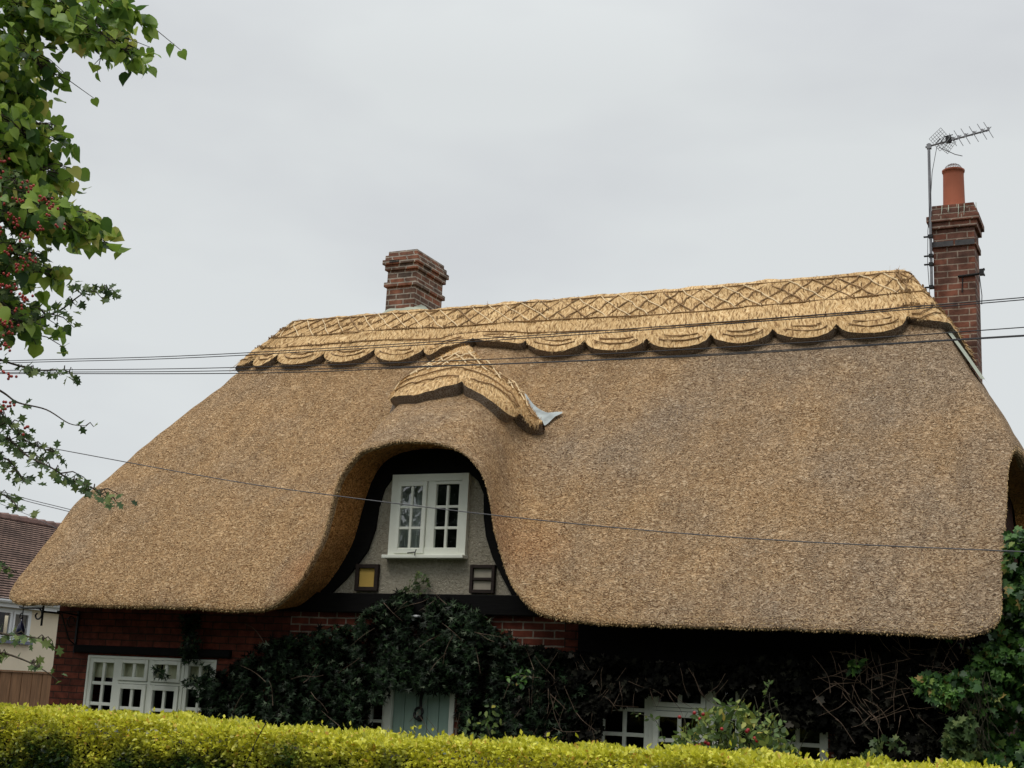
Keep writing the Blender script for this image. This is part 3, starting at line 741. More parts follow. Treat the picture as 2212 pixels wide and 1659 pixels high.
# dark rooms
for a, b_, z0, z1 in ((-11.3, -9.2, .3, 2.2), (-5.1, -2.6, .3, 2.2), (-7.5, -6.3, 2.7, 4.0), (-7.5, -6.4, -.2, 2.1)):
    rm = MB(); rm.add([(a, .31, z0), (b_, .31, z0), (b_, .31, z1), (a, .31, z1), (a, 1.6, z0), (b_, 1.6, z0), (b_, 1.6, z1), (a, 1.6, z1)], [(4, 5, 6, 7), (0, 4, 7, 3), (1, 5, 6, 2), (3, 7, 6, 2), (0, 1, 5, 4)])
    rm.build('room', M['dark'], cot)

# roughcast panel of the dormer, following the thatch
up = np.where((CI >= 13.05) & (CI <= 27.95))[0]
arch = [(Wl[i][0], Wl[i][2] + .03) for i in up if Wl[i][2] > 2.56]
arch = [(arch[0][0], 2.56)] + arch[::3] + [(arch[-1][0], 2.56)]
hole = [(-7.28, 2.94), (-6.42, 2.94), (-6.42, 3.79), (-7.28, 3.79)]
def fill(outer, holes, y, y2=None):
    loops = [[Vector((x, 0, z)) for x, z in outer]] + [[Vector((x, 0, z)) for x, z in h] for h in holes]
    fl = [p for l in loops for p in l]; tr = tessellate_polygon(loops)
    b = MB(); b.add([(p.x, y, p.z) for p in fl], tr)
    if y2 is not None:
        for l in loops:
            for i in range(len(l)):
                p, q_ = l[i], l[(i + 1) % len(l)]
                b.add([(p.x, y, p.z), (q_.x, y, q_.z), (q_.x, y2, q_.z), (p.x, y2, p.z)], [(0, 1, 2, 3)])
    return b
fill(arch, [hole], 0.0, 0.3).build('roughcast_panel', M['plaster'], cot)
inner = [(-7.954, 2.575), (-7.78, 2.73), (-7.645, 2.891), (-7.55, 3.015), (-7.476, 3.242), (-7.455, 3.47), (-7.40, 3.66), (-7.33, 3.76), (-7.29, 3.805), (-6.40, 3.80), (-6.30, 3.72), (-6.231, 3.586), (-6.217, 3.342), (-6.182, 3.156), (-6.098, 2.949), (-5.98, 2.75), (-5.865, 2.575)]
outerc = [(x, z) for x, z in arch]; outerc[0] = (outerc[0][0], 2.575); outerc[-1] = (outerc[-1][0], 2.575)
fill(outerc + inner[::-1], [], -0.035, 0.0).build('curved_barge_board', M['black'], cot)
b = MB(); b.box((-8.6, -.07, 2.375), (-5.15, .1, 2.574)); b.build('bressummer_beam', M['black'], cot, bevel=.008)
b = MB(); b.box((-11.33, -.05, 1.868), (-9.17, .12, 1.95)); b.build('lintel', M['black'], cot, bevel=.008)
b = MB(); b.box((-5.1, -.05, 1.868), (-2.6, .12, 1.97)); b.build('lintel', M['black'], cot, bevel=.008)

b = MB(); b.box((-5.149, -.03, 1.972), (-1.66, .1, 2.60)); b.build('eave_shade_panel', M['black'], cot, bevel=.005)  # added black panel standing in for the deep shade under the right eave

def frame_box(mb, x0, x1, z0, z1, w, y0, y1):
    mb.box((x0, y0, z0), (x0 + w, y1, z1)); mb.box((x1 - w, y0, z0), (x1, y1, z1))
    mb.box((x0 + w, y0, z1 - w), (x1 - w, y1, z1)); mb.box((x0 + w, y0, z0), (x1 - w, y1, z0 + w))
def bars(mb, gl, x0, x1, z0, z1, nc, nrw, y0, bw_=.036):
    """glazing bars and panes inside a rebate"""
    cw = (x1 - x0) / nc; rh = (z1 - z0) / nrw
    for i in range(1, nc): mb.box((x0 + cw*i - bw_/2, y0, z0), (x0 + cw*i + bw_/2, y0 + .03, z1))
    for j in range(1, nrw): mb.box((x0, y0 + .002, z0 + rh*j - bw_/2), (x1, y0 + .028, z0 + rh*j + bw_/2))
    gl.add([(x0, y0 + .016, z0), (x1, y0 + .016, z0), (x1, y0 + .016, z1), (x0, y0 + .016, z1)], [(0, 1, 2, 3)])
def long_window(name, label, x0, x1, blinds):
    z0, z1 = .78, 1.842; W = (x1 - x0) / 4; y = .0
    fr_, gl = MB(), MB()
    frame_box(fr_, x0, x1, z0, z1, .028, y + .0, y + .09)
    for k in range(1, 4): fr_.box((x0 + W*k - .02, y + .004, z0 + .028), (x0 + W*k + .02, y + .086, z1 - .028))
    for k in (0, 3):
        a, b_ = x0 + W*k + (.028 if k == 0 else .02), x0 + W*(k+1) - (.02 if k == 0 else .028)
        frame_box(fr_, a, b_, z0 + .028, z1 - .028, .05, y + .012, y + .06)
        bars(fr_, gl, a + .05, b_ - .05, z0 + .078, z1 - .078, 2, 4, y + .022)
    for k in (1, 2):
        a, b_ = x0 + W*k + .02, x0 + W*(k+1) - .02
        fr_.box((a, y + .006, 1.545), (b_, y + .08, 1.575))
        frame_box(fr_, a + .004, b_ - .004, 1.579, z1 - .032, .042, y - .012, y + .04); bars(fr_, gl, a + .046, b_ - .046, 1.621, z1 - .074, 2, 1, y + .002)
        frame_box(fr_, a + .004, b_ - .004, z0 + .032, 1.541, .052, y - .012, y + .04); bars(fr_, gl, a + .056, b_ - .056, z0 + .084, 1.489, 2, 3, y + .002)
    o = fr_.build('window', M['white'], cot, bevel=.004); o['label'] = label
    gl.build('pane', M['glass'], o)
    s = MB(); s.box((x0 - .04, -.06, z0 - .05), (x1 + .04, .06, z0 - .002)); s.build('sill', M['white'], o, bevel=.005)
    if blinds:
        bl = MB()
        nx = 60
        for (a, b_, zb) in ((x0 + .05, x0 + W*2.2, 1.60), (x0 + W*2.25, x1 - .05, 1.62)):
            vs = []
            for i in range(nx + 1):
                xx = a + (b_ - a) * i / nx; yy = .085 + .006 * math.sin(i * .9); vs += [(xx, yy, zb), (xx, yy, z1)]
            bl.add(vs, [(2*i, 2*i+2, 2*i+3, 2*i+1) for i in range(nx)])
        bl.build('blind', M['blind'], o)
    return o
long_window('w', 'white long window left of the door', -11.15, -9.36, True)
long_window('w', 'white long window right of the door', -4.95, -2.77, False)

# dormer window
fr_, gl = MB(), MB(); y = -.05
frame_box(fr_, -7.295, -6.40, 2.968, 3.805, .075, y, .06)
fr_.box((-7.22, y + .005, 3.728), (-6.475, .055, 3.732))
fr_.box((-6.868, y + .006, 3.043), (-6.80, .055, 3.73))
frame_box(fr_, -7.218, -6.872, 2.985, 3.725, .045, y - .018, y + .03); bars(fr_, gl, -7.173, -6.917, 3.03, 3.68, 2, 3, y - .008, .026)
frame_box(fr_, -6.80, -6.475, 3.0, 3.725, .03, y + .002, y + .04); bars(fr_, gl, -6.77, -6.505, 3.03, 3.68, 2, 3, y + .008, .026)
o = fr_.build('dormer_window', M['white'], cot, bevel=.004); gl.build('pane', M['glass2'], o)
s = MB(); s.box((-7.33, -.115, 2.93), (-6.39, .05, 2.966)); s.build('sill', M['white'], o, bevel=.006)
c = MB(); c.tube([(-7.04, -.085, 2.985), (-6.93, -.12, 2.99), (-6.93, -.13, 2.955)], .006, 5); c.tube([(-6.93, -.12, 2.99), (-6.92, -.12, 3.02)], .005, 5); c.build('stay', M['iron'], o)
bl = MB(); vs = []
for i in range(61):
    xx = -7.25 + .30 * i / 60; yy = .095 + .02 * math.sin(i * .75) + .01 * math.sin(i * 1.9); vs += [(xx, yy, 2.95), (xx, yy, 3.9)]
bl.add(vs, [(2*i, 2*i+2, 2*i+3, 2*i+1) for i in range(60)])
vs = []
for i in range(13):
    xx = -6.53 + .08 * i / 12; yy = .16 + .015 * math.sin(i * 1.2); vs += [(xx, yy, 2.95), (xx, yy, 3.9)]
bl.add(vs, [(2*i, 2*i+2, 2*i+3, 2*i+1) for i in range(12)])
bl.build('curtain', M['curtain'], o)
v = MB(); v.lathe((-6.96, .10, 3.0), [(.03, 0), (.012, .02), (.010, .16), (.03, .19), (.035, .25), (.02, .26)], 12); v.build('goblet', M['iron'], o)

# small framed panels either side
f1 = MB(); frame_box(f1, -7.672, -7.40, 2.60, 2.875, .042, -.045, .02); o = f1.build('framed_panel', M['darkframe'], cot, bevel=.004); o['label'] = 'small dark frame with ochre infill'
p = MB(); p.box((-7.632, -.02, 2.638), (-7.438, .015, 2.835)); p.build('infill', M['yellow'], o)
f1 = MB(); frame_box(f1, -6.336, -6.062, 2.592, 2.873, .034, -.045, .02); f1.box((-6.302, -.04, 2.718), (-6.096, .0, 2.746)); o = f1.build('framed_panel', M['darkframe'], cot, bevel=.004); o['label'] = 'small dark frame with two grey infills'
p = MB(); p.box((-6.30, -.02, 2.628), (-6.098, .012, 2.716)); p.box((-6.30, -.02, 2.748), (-6.098, .012, 2.838)); p.build('infill', M['greypanel'], o)

# door and side light
d_ = MB()
for i in range(5): d_.box((-7.15 + .13*i + .003, .02, -.2), (-7.15 + .13*(i+1) - .003, .06, 1.95))
d_.box((-7.148, .035, -.2), (-6.502, .07, 1.95))
do = d_.build('front_door', M['door'], cot, bevel=.005)
j = MB(); j.box((-7.235, -.02, -.2), (-7.152, .1, 2.0)); j.box((-6.498, -.02, -.2), (-6.44, .1, 2.0)); j.box((-7.152, -.02, 1.952), (-6.498, .1, 2.0)); j.build('door_frame', M['white'], do, bevel=.006)
kn = MB(); kn.box((-6.845, -.0, 1.44), (-6.82, .02, 1.66))
kn.tube([(-6.832 + .045*math.cos(a), -.03 + .015*math.sin(a), 1.40 + .055*math.sin(a)) for a in np.linspace(0, 6.28, 15)[:-1]], .014, 6, closed=True)
kn.lathe((-6.832, .01, 1.35), [(.02, -.03), (.035, -.01), (.03, .02), (.012, .03)], 10); kn.build('knocker', M['iron'], do)
sl, sg = MB(), MB(); frame_box(sl, -7.42, -7.24, .6, 2.0, .022, .0, .06); bars(sl, sg, -7.398, -7.262, .622, 1.978, 1, 4, .02, .03)
o = sl.build('side_light', M['white'], cot); sg.build('pane', M['glass'], o)
pl = MB(); pl.box((-7.0, -.12, 2.335), (-6.86, .0, 2.36)); pl.box((-6.95, -.09, 2.30), (-6.91, 0, 2.334)); pl.build('porch_light', M['upvc'], cot, bevel=.01)

# --- chimneys
def stack(name, x0, x1, y0, y1, courses, m, parent):
    b = MB()
    for i, (z0, z1, e) in enumerate(courses): b.box((x0 - e, y0 - e, z0 + (0.001 if i else 0)), (x1 + e, y1 + e, z1))
    return b.build(name, m, parent, bevel=.006)
ch1 = stack('chimney', -9.40, -8.965, 3.05, 3.83, [(6.0, 6.925, 0), (6.925, 6.99, .032), (6.99, 7.158, 0), (7.158, 7.235, .032), (7.235, 7.302, .06), (7.302, 7.37, .034), (7.37, 7.434, .004)], M['brickchim'], cot)
ch1['label'] = 'short wide brick chimney on the middle of the ridge'
v = MB()
for zz in (7.255, 7.278): v.box((-9.35, 2.984, zz), (-9.20, 2.995, zz + .011))
v.build('air_slot', M['dark'], ch1)
# mortar apron at its foot
ap = []; 
def apron(cx, cy, rx, ry, z0, z1):
    V_, F_ = [], []; nk = 40; rings = [(1.0, z0), (.86, z0 + .45*(z1-z0)), (.66, z0 + .8*(z1-z0)), (.45, z1)]
    for (s, z) in rings:
        for k in range(nk):
            a = 2*math.pi*k/nk; sx = np.sign(math.cos(a))*abs(math.cos(a))**.7; sy = np.sign(math.sin(a))*abs(math.sin(a))**.7
            V_.append((cx + rx*s*sx, cy + ry*s*sy, z + .012*math.sin(a*5) - .35*abs(ry*s*sy)))
    for r in range(3):
        for k in range(nk): F_.append((r*nk+k, r*nk+(k+1)%nk, (r+1)*nk+(k+1)%nk, (r+1)*nk+k))
    F_ = np.array(F_); return np.array(V_), F_
V_, F_ = apron(-9.17, 3.25, .42, .36, 6.50, 6.72)
mesh_np('mortar_apron', V_, F_, M['cement'], ch1, True)

ch2 = stack('chimney', -2.245, -1.795, 3.1, 3.5, [(3.5, 6.80, 0), (6.80, 6.872, .022), (6.872, 7.02, 0), (7.02, 7.095, .035), (7.095, 7.166, .062), (7.166, 7.24, .035), (7.24, 7.31, .006)], M['brickchim2'], cot)
ch2['label'] = 'tall narrow brick chimney at the right hand gable'
bb = MB(); bb.box((-2.262, 3.072, 6.806), (-2.02, 3.076, 6.868)); bb.box((-2.0, 3.072, 6.806), (-1.79, 3.076, 6.868)); bb.build('blue_brick_band', plain('blue grey brick', (.06, .058, .06), .8, .3, 12, .4, 50), ch2)
po = MB(); po.lathe((-2.03, 3.3, 7.30), [(.135, 0), (.133, .02), (.122, .08), (.116, .42), (.117, .465), (.126, .468), (.128, .49), (.12, .495), (.1, .495)], 28)
pot = po.build('chimney_pot', M['pot'], ch2, True)
cw_ = MB()
for k in range(8):
    a = math.pi * k / 8
    cw_.tube([(-2.03 + .1*math.cos(a)*math.cos(t), 3.3 + .1*math.sin(a)*math.cos(t), 7.79 + .085*math.sin(t)) for t in np.linspace(0, math.pi, 9)], .0035, 4)
cw_.tube([(-2.03 + .085*math.cos(t), 3.3 + .085*math.sin(t), 7.835) for t in np.linspace(0, 6.28, 16)[:-1]], .0035, 4, closed=True)
cw_.build('wire_guard', M['grid'], pot)
fl = MB(); fl.box((-2.02, 3.3, 7.305), (-2.0, 3.31, 7.31))
mo = MB()
for k in range(5):
    x = -2.15 + .085*k + RNG.normal(0, .02); mo.tube([(x, 3.09, 7.30), (x + .004, 3.055, 7.24), (x, 3.03, 7.22 - RNG.uniform(.0, .1))], [.004, .005, .002], 5)
mo.build('mortar_drips', M['cement'], ch2)
iron = MB()
iron.tube([(-1.98, 3.085, 6.44), (-1.78, 3.085, 6.45), (-1.72, 3.085, 6.46)], .014, 6); iron.box((-1.745, 3.05, 6.43), (-1.70, 3.10, 6.50)); iron.box((-1.705, 3.05, 6.425), (-1.69, 3.10, 6.44)); iron.box((-1.705, 3.05, 6.49), (-1.69, 3.10, 6.505))
iron.tube([(-1.93, 3.09, 6.44), (-1.94, 3.085, 6.25)], .006, 5)
iron.tube([(-1.75, 3.09, 6.43), (-1.73, 3.1, 6.2), (-1.735, 3.1, 6.1)], .005, 5)
iron.build('iron_bracket', M['iron'], ch2)
# mortar fillet where the tall stack meets the hip
hipc = [j for j in range(NS) if 33.2 < CI[j] < 38]
V_ = []
for t in np.linspace(.40, .66, 20):
    j0, j1 = int(np.argmin(np.abs(CI - 38.9))), int(np.argmin(np.abs(CI - 39.7)))
    a = surf(np.array([j0]), np.array([t]), .03)[0]; b_ = surf(np.array([j1]), np.array([t]), .06)[0]
    V_ += [a, (a + b_)/2 + np.array([.0, 0, .03]), b_]
mesh_np('mortar_fillet', np.array(V_), quads(20, 3), M['cement'], ch2, True)

# ================================================================== AERIAL
ae = empty('tv_aerial', (-2.255, 3.05, 6.33)); tag(ae, 'grey television aerial on a thin mast strapped to the tall chimney', 'aerial')
m1 = MB(); m1.tube([(-2.262, 3.05, 6.32), (-2.262, 3.05, 7.35), (-2.262, 3.05, 8.06)], .016, 8); m1.build('mast', M['steel'], ae)
for z in (6.33, 6.60, 6.70, 6.93):
    c = MB(); c.box((-2.34, 3.035, z - .006), (-2.235, 3.065, z + .006)); c.box((-2.285, 3.02, z - .018), (-2.24, 3.08, z + .018)); c.build('clamp', M['iron'], ae)
bo = MB(); bo.tube([(-2.30, 3.05, 8.02), (-1.60, 3.02, 8.125)], .011, 6); bo.box((-2.285, 3.03, 7.995), (-2.235, 3.075, 8.05)); bo.build('boom', M['steel'], ae)
bp = lambda f: np.array([-2.30 + .70*f, 3.05 - .03*f, 8.02 + .105*f])
for i, f in enumerate([.44, .53, .64, .77, .9, 1.0]):
    p = bp(f); e = MB(); L = .125 if i else .10
    d1 = np.array([-.42, .2, .9]); d1 = d1/np.linalg.norm(d1)
    e.tube([p + d1*L, p - d1*L], .004, 5)
    e.box(p - np.array([.012, .015, .012]), p + np.array([.012, .0, .03])); e.tube([p + (-.02, 0, -.02), p + (.03, 0, .035)], .005, 4); e.build('director', M['steel'], ae)
dp = MB(); p = bp(.37); dp.box(p - np.array([.03, .03, .02]), p + np.array([.03, .03, .045])); dp.tube([p + (-.1, 0, -.02), p + (-.04, 0, .06), p + (.05, 0, .07)], .006, 5); dp.build('dipole_box', M['iron'], ae)
def gridpanel(c, e1, e2, n1, n2):
    g = MB(); c, e1, e2 = map(np.array, (c, e1, e2))
    for i in range(n1 + 1): g.tube([c + e1*i/n1, c + e1*i/n1 + e2], .0033, 4)
    for i in range(n2 + 1): g.tube([c + e2*i/n2, c + e2*i/n2 + e1], .0033, 4)
    return g
c0 = at(2007, 300, 3.05)
gridpanel(c0, at(2032, 276, 3.05) - c0, at(2027, 318, 3.05) - c0 + np.array([0, .12, 0]), 6, 6).build('reflector', M['grid'], ae)
c0 = at(2034, 322, 3.0)
gridpanel(c0, at(2052, 296, 3.0) - c0, at(2044, 324, 3.0) - c0 + np.array([0, .12, 0]), 5, 4).build('reflector', M['grid'], ae)
s = MB(); s.tube([(-2.15, 3.05, 8.0), (-1.98, 3.1, 7.91), (-1.90, 3.1, 7.88)], .005, 5); s.tube([(-2.2, 3.05, 8.03), (-2.13, 3.03, 8.1)], .007, 5); s.build('strut', M['steel'], ae)
s = MB(); s.tube([bp(.37), (-2.17, 3.03, 8.0), (-2.23, 3.04, 7.7), (-2.25, 3.03, 7.4), (-2.29, 3.04, 7.0), (-2.30, 3.04, 6.6), (-2.27, 3.02, 6.0), (-2.28, 2.9, 5.8)], .004, 5); s.build('aerial_lead', M['wire'], ae)

# ================================================================== OVERHEAD WIRES
def wire(label, pts, y, r=.0036, m='wire', ext=4.0, group='overhead wires in front of the roof'):
    P = [at(u, v, y) for u, v in pts]
    a = P[0] + (P[0] - P[1]) / np.linalg.norm(P[0] - P[1]) * ext; b = P[-1] + (P[-1] - P[-2]) / np.linalg.norm(P[-1] - P[-2]) * ext
    Q = catm([a] + P + [b]); w = MB(); w.tube(Q, r, 6); o = w.build('overhead_wire', M[m]); return tag(o, label, 'wire', group)
def catm(P, k=8):
    P = [np.array(p, float) for p in P]; out = []
    for i in range(len(P) - 1):
        p0, p1, p2, p3 = P[max(i-1, 0)], P[i], P[i+1], P[min(i+2, len(P)-1)]
        for j in range(k):
            t = j / k; out.append(.5*((2*p1) + (-p0+p2)*t + (2*p0-5*p1+4*p2-p3)*t*t + (-p0+3*p1-3*p2+p3)*t**3))
    out.append(P[-1]); return out
wire('topmost of the overhead wires crossing the straw ridge', [(30, 779), (442, 766.6), (1100, 728), (1700, 685), (1946, 665), (2212, 642.5)], -3.0)
wire('second overhead wire from the top, just under the topmost', [(30, 783.5), (442, 771.4), (1100, 733), (1700, 690), (1946, 669.8), (2212, 647.3)], -3.02)
wire('overhead wire crossing just under the straw scallops, upper of the lower bundle', [(60, 799.4), (442, 795.3), (991, 778.8), (1500, 754), (1946, 725.8), (2212, 707)], -3.0)
wire('overhead wire crossing the top of the reed coat, lowest long one', [(60, 804), (442, 801.7), (991, 788.9), (1500, 767), (1946, 740), (2212, 724)], -3.04)
wire('overhead wire twisting beside the lowest long one at its left end', [(60, 807), (442, 807), (680, 803), (900, 793.5), (1500, 769.5), (1946, 742), (2212, 726)], -3.06, .004)
wire('thin single cable sloping down right across the dormer window', [(78, 962), (442, 1029), (672, 1064), (1150, 1122), (1637, 1164.4), (2168, 1190), (2212, 1192)], -2.0, .0045, 'wiregrey', group=None)
wire('thin far cable at lower left, upper of the close pair', [(-10, 1058), (60, 1078), (145, 1099)], 9, .008, 'wiregrey', 3, 'far cables behind the left end of the roof')
wire('thin far cable at lower left, lower of the close pair', [(-10, 1063), (60, 1083), (145, 1104)], 9, .008, 'wiregrey', 3, 'far cables behind the left end of the roof')
wire('thin far cable at lower left, alone beneath the pair', [(-10, 1084), (60, 1112), (112, 1136)], 9, .006, 'wiregrey', 3, 'far cables behind the left end of the roof')

# ================================================================== IRON BRACKETS
def spiral(c, r0, r1, a0, a1, n=18, y=-.03): return [(c[0] + (r0 + (r1-r0)*k/n)*math.cos(a0 + (a1-a0)*k/n), y, c[1] + (r0 + (r1-r0)*k/n)*math.sin(a0 + (a1-a0)*k/n)) for k in range(n+1)]
br = empty('hanging_bracket', (-11.66, -.1, 2.3)); tag(br, 'black scrolled iron bracket with a dark glass hanging finial at the left wall corner', 'bracket')
b = MB(); b.tube([(-11.66, -.25, 2.34), (-11.95, -.25, 2.335), (-12.02, -.25, 2.35)], .011, 5); b.tube(spiral((-11.99, 2.39), .05, .02, -1.5, 3.5, y=-.25), .008, 5)
b.tube(spiral((-11.73, 2.26), .075, .02, 1.6, -4.2, y=-.25), .010, 5); b.tube([(-11.66, -.25, 2.42), (-11.66, -.25, 2.14)], .013, 5); b.tube([(-11.655, -.27, 2.3), (-11.64, .02, 2.3)], .012, 5); b.build('scroll_arm', M['iron'], br)
b = MB(); b.tube(spiral((-11.965, 2.24), .04, .015, 1.5, 6.0, y=-.25), .008, 5); b.tube([(-11.96, -.25, 2.33), (-11.955, -.25, 2.2)], .006, 5); b.build('hook', M['iron'], br)
b = MB(); b.lathe((-11.96, -.25, 1.93), [(.004, 0), (.008, .05), (.045, .12), (.052, .16), (.03, .22), (.012, .25), (.01, .28)], 14); b.build('finial', plain('dark blue glass', (.012, .014, .04), .2, .2, 5, 0), br, True)
br = empty('basket_bracket', (-11.35, -.02, 2.0)); tag(br, 'black wrought iron basket bracket on the brick beside the left window', 'bracket')
b = MB(); b.box((-11.36, -.02, 1.86), (-11.335, -.002, 2.33)); b.build('wall_plate', M['iron'], br)
b = MB(); b.tube([(-11.348, -.02, 2.28), (-11.348, -.35, 2.30)], .01, 5); b.tube([(-11.348, -.02, 1.95), (-11.348, -.12, 2.0), (-11.348, -.28, 2.27)], .009, 5)
b.tube([(-11.348, -.12 + .06*math.cos(a), 2.2 + .06*math.sin(a)) for a in np.linspace(0, 5, 14)], .007, 5); b.build('scroll_arm', M['iron'], br)

# ================================================================== NEIGHBOUR
nb = empty('rendered_house', (-23, 9, -.2)); tag(nb, 'cream rendered house with brown tiled roof beyond the left end of the cottage', 'house')
nw = MB(); XW = -22.0
YS = [3.0, 9.1, 10.28, 15.5]; ZS = [-.2, 2.27, 2.91, 3.05]
for i in range(3):
    for k in range(3):
        if i == 1 and k == 1: continue
        nw.add([(XW, YS[i], ZS[k]), (XW, YS[i+1], ZS[k]), (XW, YS[i+1], ZS[k+1]), (XW, YS[i], ZS[k+1])], [(0, 1, 2, 3)])
nw.add([(XW, 3, -.2), (XW - 6, 3, -.2), (XW - 6, 3, 3.05), (XW - 3, 3, 5.2), (XW, 3, 3.05)], [(0, 1, 2, 3, 4)]); nw.add([(XW, 15.5, -.2), (XW - 6, 15.5, -.2), (XW - 6, 15.5, 3.05), (XW - 3, 15.5, 5.2), (XW, 15.5, 3.05)], [(0, 1, 2, 3, 4)])
nw.add([(XW - 6, 3, -.2), (XW - 6, 15.5, -.2), (XW - 6, 15.5, 3.05), (XW - 6, 3, 3.05)], [(0, 1, 2, 3)])
nw.build('wall', M['render'], nb)
RH, RD = 2.08, 2.75
rv = np.array([(XW + .3, 2.7, 3.07), (XW + .3, 15.8, 3.07), (XW - RD, 15.8, 3.07 + RH), (XW - RD, 2.7, 3.07 + RH), (XW - 2*RD - .3, 2.7, 3.07), (XW - 2*RD - .3, 15.8, 3.07)])
L = math.hypot(RD + .3, RH)
# stepped courses of tiles
tV, tU, tF = [], [], []
nC = int(L / .10)
for k in range(nC):
    f0, f1 = k / nC, (k + 1) / nC; A = np.array([XW + .3, 0, 3.07]); B = np.array([XW - RD, 0, 3.07 + RH])
    nrm = np.array([RH, 0, RD + .3]); nrm = nrm / np.linalg.norm(nrm)
    p0 = A + (B - A)*f0 + nrm*.028; p1 = A + (B - A)*f1 + nrm*.008; pb = A + (B - A)*f0 + nrm*.0
    for (p, y) in ((pb, 2.7), (pb, 15.8), (p0, 2.7), (p0, 15.8), (p1, 2.7), (p1, 15.8)): tV.append((p[0], y, p[2]))
    tU += [(2.7, k*.1 - .01), (15.8, k*.1 - .01), (2.7, k*.1), (15.8, k*.1), (2.7, k*.1 + .1), (15.8, k*.1 + .1)]
    b0_ = k*6; tF += [(b0_, b0_+1, b0_+3, b0_+2), (b0_+2, b0_+3, b0_+5, b0_+4)]
b0_ = len(tV); tV += [tuple(rv[3]), tuple(rv[2]), tuple(rv[5]), tuple(rv[4])]; tU += [(0, 0), (13, 0), (13, 3), (0, 3)]; tF.append((b0_, b0_+1, b0_+2, b0_+3))
rf = mesh_np('roof', np.array(tV), np.array(tF), M['tiles'], nb, False, np.array(tU))
rt = MB()
for k in range(44):
    y = 2.7 + .3*k; rt.tube([(XW - RD, y, 3.07 + RH + .0), (XW - RD, y + .29, 3.07 + RH + .012)], [.105, .12], 8)
rt.build('ridge_tiles', plain('ridge tile', (.17, .10, .085), .9, .35, 4, .4, 20), rf)
fa = MB(); fa.box((XW + .16, 2.7, 2.93), (XW + .2, 15.8, 3.06)); fa.box((XW, 2.7, 2.93), (XW + .16, 15.8, 2.95)); fa.build('fascia', M['upvc'], nb)
fa = MB(); fa.tube([(XW + .26, 2.7, 3.06), (XW + .26, 15.8, 3.06)], .055, 8); fa.build('gutter', M['upvc'], nb)
wf = MB(); gl = MB()
def xframe(mb, y0, y1, z0, z1, w, xa, xb):
    mb.box((xa, y0, z0), (xb, y0 + w, z1)); mb.box((xa, y1 - w, z0), (xb, y1, z1)); mb.box((xa, y0 + w, z1 - w), (xb, y1 - w, z1)); mb.box((xa, y0 + w, z0), (xb, y1 - w, z0 + w))
xframe(wf, 9.1, 10.28, 2.27, 2.91, .05, XW - .05, XW + .02); wf.box((XW - .045, 9.70, 2.32), (XW + .015, 9.76, 2.86))
xframe(wf, 9.76, 10.23, 2.32, 2.86, .05, XW - .02, XW + .035); xframe(wf, 9.15, 9.70, 2.32, 2.86, .035, XW - .02, XW + .03)
gl.add([(XW - .0, 9.15, 2.32), (XW, 10.23, 2.32), (XW, 10.23, 2.86), (XW, 9.15, 2.86)], [(0, 1, 2, 3)])
o = wf.build('window', M['upvc'], nb); gl.build('pane', M['glass'], o)
s = MB(); s.box((XW - .02, 9.05, 2.20), (XW + .1, 10.33, 2.265)); s.build('sill', M['sillblue'], o)
rm = MB(); rm.box((XW - .9, 9.0, 2.1), (XW - .85, 10.4, 3.0)); rm.build('room', M['dark'], nb)

fe = empty('board_fence', (-19, 7, -.2)); tag(fe, 'brown close boarded timber fence beyond the left corner of the cottage', 'fence')
fb = MB()
for k in range(70):
    y = 1.0 + .13*k; fb.box((-19.0 + (.008 if k % 2 else 0), y + .002, -.2), (-18.98 + (.008 if k % 2 else 0), y + .128, 1.62))
fb.build('board_panel', M['fence'], fe)
c = MB(); c.box((-19.03, 1.0, 1.621), (-18.94, 10.1, 1.65)); c.build('capping_rail', M['fence'], fe)

